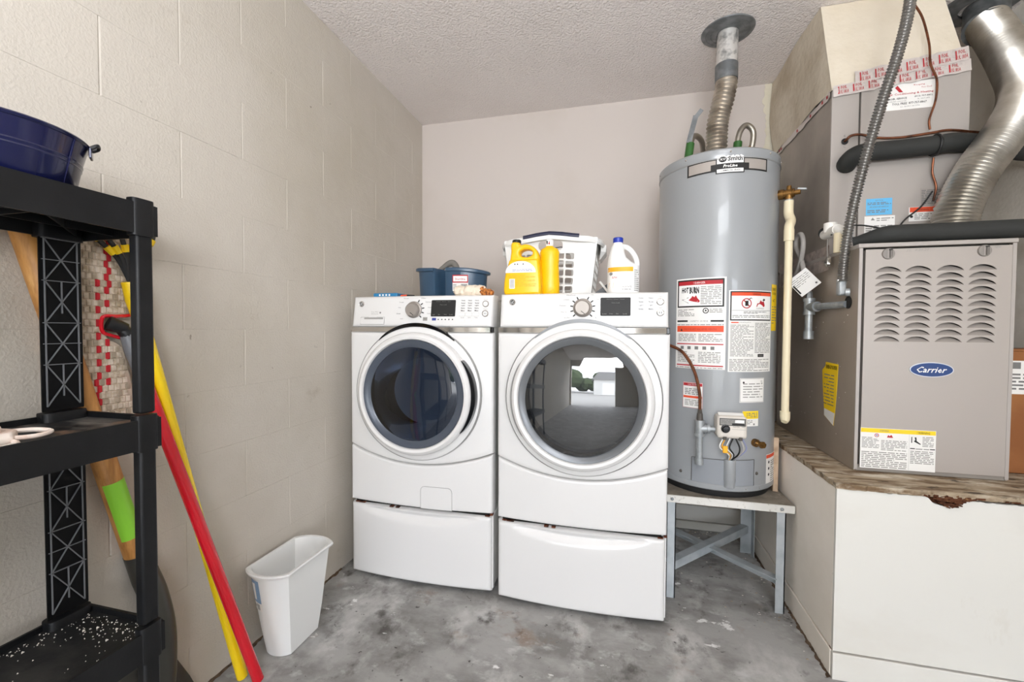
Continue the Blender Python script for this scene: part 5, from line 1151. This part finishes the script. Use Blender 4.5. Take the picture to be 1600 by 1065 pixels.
MB().loft([[(BX+rx*cos(2*pi*i/32), BY+ry*sin(2*pi*i/32), ZM+0.002+h) for i in range(32)] for rx, ry, h in ((0.040, 0.028, 0), (0.044, 0.032, 0.006), (0.0445, 0.032, 0.06), (0.0425, 0.030, 0.10), (0.0405, 0.029, 0.135), (0.042, 0.030, 0.17), (0.0425, 0.030, 0.195), (0.036, 0.026, 0.21), (0.018, 0.018, 0.2185), (0.016, 0.016, 0.223))]).build('body', yb_, 'jug_yellow')
bc = MB().lathe([(0.0165, 0), (0.0165, 0.028), (0.014, 0.031), (1e-4, 0.031)], (BX, BY, ZM+0.222), 24).build('cap', yb_, 'print_white')
Print(plane_xz(BY-0.0168)).poly([(BX-0.011, ZM+0.234), (BX-0.006, ZM+0.229), (BX-0.005, ZM+0.243), (BX-0.011, ZM+0.247)], 'print_black').poly([(BX-0.004, ZM+0.231), (BX+0.004, ZM+0.229), (BX+0.002, ZM+0.245)], 'print_red').build('logo', bc)

# laundry basket
lb = thing('laundry_basket', 'white slotted plastic laundry basket with a navy grip on the dryer', 'basket', (-0.32, 2.15, ZM))
BXc, BYc, BW, BD, BH = -0.318, 2.165, 0.218, 0.175, 0.285
tp_ = lambda h: 0.855 + 0.145*h/BH
def bwall(uw, holes, fn, name, mats='basket'):
    vs, fs = curve_tris([rrect(-uw, 0.0, uw, BH, 0.004, 2)] + holes, extrude=0.0016)
    m_ = MB(); m_.add([fn(v.x, v.y, v.z) for v in vs], fs); return m_.build(name, lb, mats, smooth=False)
rowz = [0.035+0.0375*i for i in range(5)]
hf = [rrect(x_, z_, x_+0.041, z_+0.0295, 0.007, 3) for x_ in [-0.165+0.0485*i for i in range(6)] for z_ in rowz]
grip = [rrect(-0.055, 0.222, 0.062, 0.262, 0.016, 4)]
def hump(x): return 0.020*exp(-((x)/0.10)**2)
bwall(BW, hf+grip, lambda u, v, w: (BXc+u*tp_(v), BYc-BD*tp_(v)+w, ZM+v+hump(u)*(v/BH)), 'slotted_side')
bwall(BW, hf+grip, lambda u, v, w: (BXc+u*tp_(v), BYc+BD*tp_(v)+w, ZM+v+hump(u)*(v/BH)), 'slotted_side')
hs_ = [rrect(y_, z_, y_+0.036, z_+0.0295, 0.007, 3) for y_ in [-0.130+0.0445*i for i in range(6)] for z_ in rowz]
bwall(BD, hs_, lambda u, v, w: (BXc+BW*tp_(v)+w, BYc+u*tp_(v), ZM+v), 'slotted_end')
bwall(BD, hs_, lambda u, v, w: (BXc-BW*tp_(v)+w, BYc+u*tp_(v), ZM+v), 'slotted_end')
MB().box(BXc-BW*0.86, BXc+BW*0.86, BYc-BD*0.86, BYc+BD*0.86, ZM+0.001, ZM+0.005).build('floor', lb, 'basket')
N_ = 96
def rim_pt(a, sc, dz):
    c_, s_ = cos(a), sin(a); x = BXc + (BW+sc)*math.copysign(abs(c_)**0.42, c_); y = BYc + (BD+sc)*math.copysign(abs(s_)**0.42, s_)
    endl = max(0, (abs(x-BXc)/(BW+sc))-0.75)/0.25
    return (x, y, ZM+BH+dz+hump(x-BXc)*(abs(s_) > 0.35) - 0.010*endl)
rim = MB(); prof_ = ((-0.004, -0.012), (-0.003, 0.004), (0.010, 0.008), (0.026, 0.002), (0.030, -0.012), (0.026, -0.024), (0.023, -0.022), (0.018, -0.006), (0.004, -0.004))
rim.loft([[rim_pt(2*pi*i/N_, s_, d_) for i in range(N_)] for s_, d_ in prof_], False, False); rim.build('rim', lb, 'basket')
gr = MB().tube([rim_pt(radians(a), 0.017, 0.0) for a in range(258, 287, 2)], 0.0135, 12).build('grip', lb, 'navy_grip')
gr = MB().tube([rim_pt(radians(a), 0.017, 0.0) for a in range(74, 105, 2)], 0.0135, 12).build('grip', lb, 'navy_grip')
for sx in (-1, 1):
    MB().loft([[(BXc+sx*(BW+0.012+dx), BYc+yy*ww, ZM+BH-dz) for yy in (-0.085, -0.07, 0.07, 0.085)] + [(BXc+sx*(BW+0.036+dx-0.02*(dz > .05)), BYc+yy*ww, ZM+BH-dz) for yy in (0.07, 0.045, -0.045, -0.07)] for dx, dz, ww in ((0, 0.018, 1), (0, 0.05, 1), (-0.008, 0.085, 0.8))]).build('end_handle', lb, 'basket')
bkt = thing('folded_dustpan', 'black folded sheet with a pale strut lying behind the bleach bottle', 'dustpan', (-0.03, 1.97, ZM))
MB().prism([(-0.130, ZM+0.002), (0.14, ZM+0.002), (0.14, ZM+0.012), (0.02, ZM+0.03), (-0.012, ZM+0.095), (-0.03, ZM+0.085), (-0.12, ZM+0.02)], lambda u, v, w: (u, w, v), 1.955, 1.975).build('sheet', bkt, 'black_plastic', smooth=False)
MB().cyl((-0.085, 1.945, ZM+0.078), (-0.035, 1.945, ZM+0.012), 0.005, None, 10).build('strut', bkt, 'print_white')

bl = thing('bleach_bottle', 'white bleach bottle with blue cap and amber striped label on the dryer', 'bottle', (0.016, 1.83, ZM))
def bring(w, d, z, dx=0.0, n=36): return [(0.014+dx+w*math.copysign(abs(cos(2*pi*i/n))**0.8, cos(2*pi*i/n)), 1.83+d*math.copysign(abs(sin(2*pi*i/n))**0.8, sin(2*pi*i/n)), ZM+z) for i in range(n)]
body = MB().loft([bring(0.058, 0.050, 0.001), bring(0.0635, 0.055, 0.006), bring(0.0645, 0.056, 0.06), bring(0.0645, 0.056, 0.115), bring(0.063, 0.054, 0.124, -0.001), bring(0.049, 0.050, 0.140, -0.014), bring(0.036, 0.045, 0.160, -0.024), bring(0.029, 0.038, 0.185, -0.025), bring(0.025, 0.028, 0.205, -0.023), bring(0.0185, 0.0185, 0.218, -0.022), bring(0.0175, 0.0175, 0.226, -0.022)]).build('body', bl, 'bleach')
MB().tube(bez([(0.000, 1.83, ZM+0.208), (0.028, 1.83, ZM+0.202), (0.052, 1.83, ZM+0.178), (0.067, 1.83, ZM+0.145), (0.068, 1.83, ZM+0.110)], 8), [0.0105]*10 + [0.0105]*23, 14).build('handle', bl, 'bleach')
MB().lathe([(0.0195, 0), (0.0205, 0.003), (0.0205, 0.018), (0.018, 0.021), (1e-4, 0.021)], (-0.008, 1.83, ZM+0.222), 26).build('cap', bl, 'blue_cap')
def bsurf(u, v, l):
    t = min(0.999, abs((u-0.014)/0.0645)); return (u, 1.83-0.056*(1-t**2.5)**0.4-0.0008-l, ZM+v)
q = Print(bsurf, 0.006); q.rect(-0.044, 0.020, 0.052, 0.110, 'print_white', 1).rect(-0.047, 0.098, 0.052, 0.116, 'amber', 2).disc(-0.034, 0.090, 0.0065, 'print_black', 3, 14).ring(-0.034, 0.090, 0.003, 0.0045, 'print_white', 4, 12).poly([(-0.044, 0.030), (-0.026, 0.034), (-0.022, 0.058), (-0.040, 0.054)], 'amber', 2).text('3X CONCENTRATED', 0.048, 0.034, 0.006, 'print_black', 0.05, 2, 0, 0, 'r').greek(0.01, 0.02, 0.048, 0.030, 0.005, 'print_grey', lay=2).greek(0.056, 0.02, 0.074, 0.11, 0.008, 'print_grey', lay=1, th=0.3).greek(-0.03, 0.07, -0.01, 0.08, 0.004, 'print_red', lay=2).build('label', body)

# ------------------------------------------------------------------ waste bin
wb = thing('waste_bin', 'slim white plastic waste bin standing on the floor by the block wall', 'bin', (-1.12, 1.27, 0))
def bin_ring(x0, x1, y0, y1, z, bul, n=10):
    r_ = 0.012; out = []
    for k in range(n+1): t = k/n; out.append((x0+(x1-x0)*t, y0-bul*(1-(2*t-1)**2)**0.8, z))
    for k in range(1, n): out.append((x1, y0+(y1-y0)*k/n, z))
    for k in range(n+1): t = k/n; out.append((x1+(x0-x1)*t, y1+bul*(1-(2*t-1)**2)**0.8, z))
    for k in range(1, n): out.append((x0, y1+(y0-y1)*k/n, z))
    return out
X_ = lambda h: (-1.168-0.036*h, -1.064+0.012*h); Y_ = lambda h: (1.197-0.022*h, 1.334+0.045*h)
ring = lambda h, e, z: bin_ring(X_(h)[0]-e, X_(h)[1]+e, Y_(h)[0]-e, Y_(h)[1]+e, z, 0.022+0.012*h)
m_ = MB().loft([ring(0, -0.008, 0.001), ring(0, -0.002, 0.006), ring(0.3, 0, 0.09), ring(1, 0, 0.288), ring(1, 0.009, 0.290), ring(1, 0.011, 0.297), ring(1, 0.008, 0.301), ring(1, -0.001, 0.300), ring(1, -0.004, 0.292), ring(0.1, -0.004, 0.03), ring(0, -0.006, 0.012)]); bb = m_.build('bin', wb, 'bin', angle=30)
def bmap(u, v, l):
    t = u; h = v/0.29; x0, x1 = X_(h); y0 = Y_(h)[0]; return (x0+(x1-x0)*t, y0-(0.022+0.012*h)*(1-(2*t-1)**2)**0.8-0.0008-l, v)
q = Print(bmap, 0.06); q.lift = 0.0005
q.rect(0.07, 0.165, 0.40, 0.275, 'paper', 1).rect(0.07, 0.195, 0.40, 0.275, 'bin_label', 2).poly([(0.14, 0.262), (0.27, 0.264), (0.25, 0.206), (0.16, 0.204)], 'print_white', 3).greek(0.07, 0.172, 0.18, 0.190, 0.012, 'print_grey', lay=2)
[q.rect(0.20+0.018*i, 0.170, 0.208+0.018*i, 0.190, 'print_black', 2) for i in range(7)]; q.build('label', bb)

# ------------------------------------------------------------------ black plastic shelf unit
su = thing('shelving_unit', 'black plastic shelving unit with lattice legs beside the block wall', 'shelf', (-1.06, 0.25, 0))
GX0, GX1, GY0, GY1 = -1.178, -0.945, -0.22, 0.700
M['leg_black'] = P('black_leg_plastic', '#060607', 0.6, spec=0.2)
levels = [(1.362, 'shelf'), (0.920, 'shelf_dusty'), (0.478, 'shelf_low')]
PTY = 0.072
def half_post(xb, sgn, y0, z0, z1):
    """half tube leg: flat lattice side faces -sgn, rounded side faces sgn"""
    m_ = MB(); ring_ = []
    pts = [(xb, y0), (xb, y0+PTY)] + [(xb+sgn*0.030*sin(pi*(1-i/10))**0.55, y0+PTY*(1-i/10)) for i in range(1, 10)]
    return m_.loft([[(x, y, z) for x, y in pts] for z in (z0, z1)])
def lattice(xf, sgn, y0, z0, z1, parent):
    m_ = MB(); x = xf - sgn*0.0012; n = max(1, round((z1-z0)/0.085)); dz = (z1-z0)/n; w = 0.0016; a, b = y0+0.008, y0+PTY-0.008; c = (a+b)/2
    m_.bar((x, a, z0), (x, a, z1), w, 0.004, (1, 0, 0)); m_.bar((x, b, z0), (x, b, z1), w, 0.004, (1, 0, 0))
    for i in range(n):
        za, zb = z0+i*dz, z0+(i+1)*dz
        m_.bar((x, a-.004, zb), (x, b+.004, zb), w, 0.004, (1, 0, 0)); m_.bar((x, a, za), (x, b, zb), w, 0.004, (1, 0, 0)); m_.bar((x, b, za), (x, a, zb), w, 0.004, (1, 0, 0)); m_.bar((x, c, za+0.02), (x, c, zb), w, 0.004, (1, 0, 0)) if i % 2 == 0 else None
        m_.bar((x, a-.004, (za+zb)/2), (x, b+.004, (za+zb)/2), w, 0.003, (1, 0, 0)) if i % 2 else None
    m_.build('lattice', parent, 'rib', smooth=False)
for (zt, mt) in levels:
    H_ = 0.062
    b = MB(); b.box(GX0+0.006, GX1-0.006, GY0+0.006, GY1-0.006, zt-0.016, zt-0.010)
    sh = b.build('shelf_board', su, mt, smooth=False)
    fr_ = MB()
    fr_.box(GX1-0.006, GX1, GY0, GY1, zt-H_, zt); fr_.box(GX0, GX0+0.006, GY0, GY1, zt-H_, zt+0.002); fr_.box(GX0+0.006, GX1-0.006, GY1-0.006, GY1, zt-H_, zt+0.002); fr_.box(GX0+0.006, GX1-0.006, GY0, GY0+0.006, zt-H_, zt)
    fr_.build('apron', sh, 'shelf', smooth=False)
    r_ = MB(); zc = zt-0.016-0.020
    for i in range(1, 5):
        y_ = GY0+(GY1-GY0)*i/5; r_.bar((GX0+.006, y_, zc), (GX1-.006, y_, zc), 0.003, 0.040)
    for i in range(5):
        ya, yb2 = GY0+(GY1-GY0)*i/5, GY0+(GY1-GY0)*(i+1)/5; r_.bar((GX0+.006, ya, zc), (GX1-.006, yb2, zc), 0.003, 0.040) if i % 2 else r_.bar((GX1-.006, ya, zc), (GX0+.006, yb2, zc), 0.003, 0.040)
    r_.bar(((GX0+GX1)/2, GY0, zc), ((GX0+GX1)/2, GY1, zc), 0.003, 0.040)
    r_.build('underside_rib', sh, 'shelf', smooth=False)
    for xs, sg in ((GX0+0.013, -1), (GX1-0.013, 1)):
        for y_ in (GY1-0.006-PTY, GY0+0.006):
            zz0, zz1 = (zt-H_-0.004, zt+0.009)
            hy, cy2, hx = ((PTY/2+0.002, y_+PTY/2, 0.020) if sg < 0 else (0.021, y_+PTY-0.0205, 0.013))
            m_ = MB().loft([[(xs + (0.003 if sg > 0 else 0) + hx*ex*math.copysign(abs(cos(2*pi*i/40))**0.5, cos(2*pi*i/40)), cy2 + hy*math.copysign(abs(sin(2*pi*i/40))**0.5, sin(2*pi*i/40)), z_) for i in range(40)] for z_, ex in ((zz0, 1), (zz1-0.003, 1), (zz1, 0.9))])
            m_.build('corner_socket', sh, 'shelf')
segs = [(0.0, 0.416), (0.49, 0.858), (0.932, 1.300)]
for xs, sg in ((GX0+0.010, -1), (GX1-0.030, 1)):
    for y_ in (GY1-0.006-PTY, GY0+0.006):
        for z0, z1 in segs:
            if sg < 0: pst = half_post(GX0+0.018, -1, y_, z0, z1).build('leg', su, 'leg_black', angle=50); lattice(GX0+0.018, -1, y_, z0+0.01, z1-0.005, pst)
            else: pst = MB().box(GX1-0.024, GX1-0.001, y_+PTY-0.035, y_+PTY-0.003, z0, z1).build('leg', su, 'shelf', bevel=0.005)
gm = MB(); rg_ = random.Random(14)
for i in range(300):
    t = rg_.random()
    if t < 0.35: x, y = GX0+0.012+abs(rg_.gauss(0, .02)), rg_.uniform(0.42, 0.66)
    elif t < 0.75: x, y = rg_.uniform(GX0+0.02, GX1-0.02), GY1-0.012-abs(rg_.gauss(0, 0.035))
    else: x, y = rg_.uniform(GX0+0.02, GX1-0.02), rg_.uniform(0.3, 0.68)
    s_ = rg_.uniform(0.0006, 0.0019)*(1.8 if rg_.random() < 0.06 else 1)
    if x > GX1-0.01: continue
    gm.add([(x-s_, y, 0.4682), (x+s_, y-s_, 0.4682), (x+s_*.5, y+s_, 0.4682), (x, y, 0.4682+s_)], [(0, 1, 2), (0, 1, 3), (1, 2, 3), (2, 0, 3)])
go = gm.build('spilled_grit', None, 'grain', smooth=False); go['kind'] = 'stuff'; go['label'] = 'white grit scattered over the lowest visible black shelf'

# bucket on the top shelf
bu = thing('bucket', 'dark blue enamelled tub with ear handle on the top black shelf', 'bucket', (-1.075, 0.455, 1.352))
bc_ = (-1.066, 0.505, 1.3485)
MB().lathe([(1e-4, 0.0), (0.104, 0.0), (0.108, 0.004), (0.1175, 0.055), (0.1190, 0.057), (0.1182, 0.0595), (0.1192, 0.062), (0.1205, 0.064), (0.1195, 0.0665), (0.1275, 0.098), (0.1305, 0.100), (0.132, 0.1025), (0.130, 0.105), (0.126, 0.103), (0.116, 0.06), (0.103, 0.010), (1e-4, 0.006)], bc_, 64).build('tub', bu, 'navy')
for a in (52, 232):
    ca, sa = cos(radians(a)), sin(radians(a)); b0 = Vector((bc_[0]+0.129*ca, bc_[1]+0.129*sa, bc_[2]+0.092)); t_ = Vector((-sa, ca, 0)); o_ = Vector((ca, sa, 0))
    MB().bar(b0-t_*0.011+o_*0.003, b0+t_*0.011+o_*0.003, 0.004, 0.020).build('handle_plate', bu, 'navy', bevel=0.001)
    MB().tube(bez([b0-t_*0.010+o_*0.004+Vector((0, 0, 0.008)), b0-t_*0.010+o_*0.012+Vector((0, 0, 0.014)), b0+o_*0.013+Vector((0, 0, 0.017)), b0+t_*0.010+o_*0.012+Vector((0, 0, 0.014)), b0+t_*0.010+o_*0.004+Vector((0, 0, 0.008))], 8), 0.0035, 10).build('ear_handle', bu, 'black_plastic')
sa = radians(28); sp_ = [Vector((bc_[0]+r_*cos(sa), bc_[1]+r_*sin(sa), bc_[2]+h_)) for r_, h_ in ((0.1062, 0.004), (0.1185, 0.057), (0.128, 0.098))]
MB().tube(sp_, 0.0014, 6).build('side_seam', bu, 'navy')

# pale strap on the middle shelf
ps = thing('strap_bundle', 'pale folded plastic strap bundle with loops on the middle black shelf', 'strap', (-1.02, 0.46, 0.911))
MB().loft([[(-1.10+0.115*u+dx, 0.425+0.085*v, 0.9108+h) for u, v in ((0, 0), (1.0, 0.05), (1.0, 0.75), (0.75, 1.0), (0.1, 0.95))] for dx, h in ((0, 0), (0.004, 0.010), (0.0, 0.022))]).build('folded_strap', ps, 'pink_strap', bevel=0.004)
MB().loft([[(-1.075+0.085*u, 0.430+0.06*v, 0.933+h) for u, v in ((0, 0), (1.0, 0.2), (0.9, 0.9), (0.2, 1.0))] for h in (0, 0.012)]).build('upper_fold', ps, 'pink_strap', bevel=0.004)
MB().tube(bez([(-1.03, 0.50, 0.928), (-1.02, 0.535, 0.925), (-0.995, 0.545, 0.922), (-0.985, 0.520, 0.920), (-0.995, 0.485, 0.922)], 8), 0.0042, 8).build('loop', ps, 'pink_strap')
MB().tube(bez([(-0.99, 0.49, 0.918), (-0.968, 0.485, 0.9155), (-0.956, 0.45, 0.9155), (-0.962, 0.40, 0.9155), (-1.0, 0.36, 0.9155)], 8), 0.0042, 8).build('loop', ps, 'pink_strap')

# ------------------------------------------------------------------ long handled tools leaning on the block wall
sv = thing('shovel', 'wooden handled shovel with lime label leaning behind the black shelf', 'shovel', (-1.2, 0.75, 0))
h0, h1 = Vector((-1.206, 0.615, 1.355)), Vector((-1.2045, 0.847, 0.430)); hd_ = (h1-h0).normalized()
MB().tube([h0, h0+hd_*0.01, h1], [0.018, 0.0245, 0.0245], 20).build('handle', sv, 'wood')
l0, l1 = h0+hd_*0.640, h0+hd_*0.800
sb = MB(); n = 16; side = hd_.cross(Vector((1, 0, 0))).normalized(); outv = side.cross(hd_).normalized()
if outv.x < 0: outv = -outv
sb.grid(lambda i, j: l0.lerp(l1, j/4) + outv*(0.0250*cos(-1.25+2.5*i/n)) + side*(0.0250*sin(-1.25+2.5*i/n)), n+1, 5); sb.build('handle_label', sv, 'label_green')
MB().tube([h1-hd_*0.10, h1-hd_*0.02, h1+hd_*0.06], [0.0255, 0.026, 0.022], 20).build('socket', sv, 'steel_dark')
MB().tube(bez([(-1.196, 0.842, 0.47), (-1.187, 0.852, 0.40), (-1.180, 0.862, 0.30), (-1.184, 0.868, 0.18), (-1.196, 0.872, 0.06)], 6), [0.025+0.009*sin(pi*min(1, i/24)) for i in range(25)], 18, flat=1.0).build('frog', sv, 'steel_dark')
bp2 = MB().prism([(0.775, 0.275), (0.868, 0.262), (0.895, 0.238), (0.965, 0.090), (0.985, 0.04), (0.975, 0.006), (0.80, 0.006), (0.76, 0.05)], lambda u, v, w: (-1.216+w+0.15*max(0, 0.03-abs(u-0.87)), u, v), 0, 0.004).build('blade', sv, 'steel_dark', smooth=False)
rk = thing('leaf_rake', 'yellow handled leaf rake standing upside down with black striped tines', 'rake', (-1.17, 1.0, 0))
r0 = Vector((-1.185, 0.822, 1.175)); r1 = Vector((-1.150, 1.086, 0.0)); rd_ = (r1-r0).normalized()
MB().tube([r0, r1-rd_*0.003, r1], [0.0155, 0.0155, 0.012], 18).build('handle', rk, 'yellow')
MB().tube([r0+rd_*0.05, r0-rd_*0.005, r0-rd_*0.05], [0.0175, 0.021, 0.019], 18).build('socket', rk, 'yellow_clip')
hubp = r0-rd_*0.045
for i, (dy, dz, dx) in enumerate(((-0.062, 0.125, 0.004), (-0.030, 0.135, 0.008), (-0.004, 0.138, 0.012), (0.03, 0.138, 0.008), (0.055, 0.13, 0.004), (-0.082, 0.12, -0.004))):
    pth = bez([hubp, hubp+Vector((dx*0.5, dy*0.35, dz*0.5)), hubp+Vector((dx, dy*0.85, dz*0.85)), hubp+Vector((dx, dy, dz+0.015))], 6)
    tn = MB().tube(pth, 0.0062, 8, flat=0.6).build('tine', rk, 'black_plastic')
    for s_ in (0.42, 0.66):
        k_ = int(s_*(len(pth)-1)); MB().tube([pth[k_], pth[min(k_+2, len(pth)-1)]], 0.0078, 8).build('yellow_band', tn, 'yellow_clip')
mp_ = thing('dust_mop', 'red handled mop with red striped woven pad standing head up', 'mop', (-1.13, 0.95, 0))
m0, m1 = Vector((-1.188, 0.805, 1.082)), Vector((-1.090, 1.088, 0.0)); mdv = (m1-m0).normalized()
MB().tube([m0+mdv*0.055, m1-mdv*0.004, m1], [0.0150, 0.0160, 0.012], 18).build('handle', mp_, 'red')
MB().tube([m0-mdv*0.01, m0+mdv*0.03, m0+mdv*0.085], [0.015, 0.0175, 0.0165], 18).build('ferrule', mp_, 'grey_plastic')
MB().tube([m0-mdv*0.035+Vector((-0.006, -0.012, 0.004)), m0-mdv*0.015, m0+mdv*0.01], [0.012, 0.016, 0.0135], 14).build('swivel', mp_, 'black_plastic')
MB().cyl((-1.200, 0.768, 1.120), (-1.188, 0.800, 1.105), 0.018, 0.014, 14).build('swivel_joint', mp_, 'black_plastic')
XP = -1.214
outl = bez([Vector(p+(0,)) for p in ((0.685, 1.345), (0.815, 1.345), (0.833, 1.30), (0.830, 1.19), (0.822, 1.150), (0.806, 1.141), (0.768, 1.136), (0.764, 1.122), (0.764, 1.095), (0.772, 1.080), (0.794, 1.066), (0.806, 1.04), (0.826, 0.93), (0.828, 0.885), (0.69, 0.885), (0.665, 0.92), (0.672, 1.25))], 3)
pts = [(p.x, p.y) for p in outl]
vs, fs = curve_tris([pts], extrude=0.005)
m_ = MB(); m_.add([(XP+0.005+v.z, v.x, v.y) for v in vs], fs); pd = m_.build('pad', mp_, 'pad', smooth=False)
def inside(y, z):
    c = False; j = len(pts)-1
    for i in range(len(pts)):
        if ((pts[i][1] > z) != (pts[j][1] > z)) and (y < (pts[j][0]-pts[i][0])*(z-pts[i][1])/(pts[j][1]-pts[i][1]+1e-12)+pts[i][0]): c = not c
        j = i
    return c
tf = MB(); rw = 0; z = 0.892; rt2 = random.Random(3)
while z < 1.338:
    for ci in range(14):
        y = 0.672 + ci*0.0122 + (rw % 2)*0.0061; zc_ = z + 0.0065
        if not (inside(y+0.001, zc_) and inside(y+0.0115, zc_) and inside(y+0.006, zc_+0.008) and inside(y+0.006, zc_-0.008)): continue
        yc = y + 0.0061; cz0 = 0.748 + 0.02*(z-0.9)/0.4
        red = abs(yc-cz0-0.006*(rw % 2)) < 0.0135; w_ = 0.0052 if not red else 0.0046; h_ = 0.0075 if not red else 0.0092
        mi = 2 if red and (rw+ci) % 2 == 0 else (1 if rt2.random() < 0.30 else 0)
        x0_ = XP+0.0098; k_ = 0.0026+rt2.uniform(0, 0.0012)
        tf.add([(x0_, yc-w_, zc_-h_), (x0_, yc+w_, zc_-h_), (x0_, yc+w_, zc_+h_), (x0_, yc-w_, zc_+h_), (x0_+k_, yc-w_*.7, zc_-h_*.75), (x0_+k_, yc+w_*.7, zc_-h_*.75), (x0_+k_, yc+w_*.7, zc_+h_*.75), (x0_+k_, yc-w_*.7, zc_+h_*.75)], [(4, 5, 6, 7), (0, 1, 5, 4), (1, 2, 6, 5), (2, 3, 7, 6), (3, 0, 4, 7)], mi)
    z += 0.0158; rw += 1
to = tf.build('woven_tuft', pd, ['pad_a', 'pad_b', 'pad_r'], smooth=False); to['kind'] = 'stuff'
wr = bez([(XP+0.010, 0.832, 1.20), (XP+0.013, 0.834, 1.16), (XP+0.014, 0.822, 1.142), (XP+0.014, 0.79, 1.137), (XP+0.014, 0.766, 1.137), (XP+0.014, 0.756, 1.128), (XP+0.014, 0.757, 1.10), (XP+0.014, 0.775, 1.09), (XP+0.016, 0.80, 1.082)], 8)
MB().tube(wr, 0.0042, 8).build('wire_frame', mp_, 'red')

dbm = MB(); rdb = random.Random(31)
for i in range(150):
    t = rdb.random()
    if t < 0.5: x, y = rdb.uniform(0.25, 0.66), YB-0.024-abs(rdb.gauss(0, 0.05))
    elif t < 0.8: x, y = 0.664-abs(rdb.gauss(0, 0.04)), rdb.uniform(1.6, 2.5)
    else: x, y = rdb.uniform(0.2, 0.6), rdb.uniform(1.75, 2.4)
    s_ = rdb.uniform(0.0015, 0.006)
    dbm.add([(x-s_, y-s_*.6, 0.0004), (x+s_, y-s_*.3, 0.0004), (x+s_*.4, y+s_*.8, 0.0004), (x-s_*.7, y+s_*.5, 0.0004), (x, y, s_*.5)], [(0, 1, 4), (1, 2, 4), (2, 3, 4), (3, 0, 4), (3, 2, 1, 0)], 0 if rdb.random() < 0.6 else 1)
do = dbm.build('paint_chip_debris', None, ['grain', 'plywood'], smooth=False); do['kind'] = 'stuff'; do['label'] = 'loose paint chips on the concrete under the heater stand'

# brown grime gathered along the foot of the block wall and of the platform
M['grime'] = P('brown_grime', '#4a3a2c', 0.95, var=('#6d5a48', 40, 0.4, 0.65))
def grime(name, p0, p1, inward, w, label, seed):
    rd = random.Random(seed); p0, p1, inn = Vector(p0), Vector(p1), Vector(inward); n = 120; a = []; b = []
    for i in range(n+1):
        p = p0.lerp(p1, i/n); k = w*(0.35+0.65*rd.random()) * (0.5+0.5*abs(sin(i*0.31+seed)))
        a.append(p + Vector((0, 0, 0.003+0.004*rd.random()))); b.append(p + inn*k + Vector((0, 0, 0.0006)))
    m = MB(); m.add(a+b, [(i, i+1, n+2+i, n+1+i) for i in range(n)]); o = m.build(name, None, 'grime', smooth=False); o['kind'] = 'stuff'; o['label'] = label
grime('wall_grime', (XL+0.0005, 0.3, 0), (XL+0.0005, 1.70, 0), (1, 0, 0), 0.016, 'brown grime line along the foot of the block wall', 3)
grime('platform_grime', (PX-0.0035, PY, 0), (PX-0.0035, YB-0.03, 0), (-1, 0, 0), 0.014, 'brown grime line along the foot of the platform', 5)
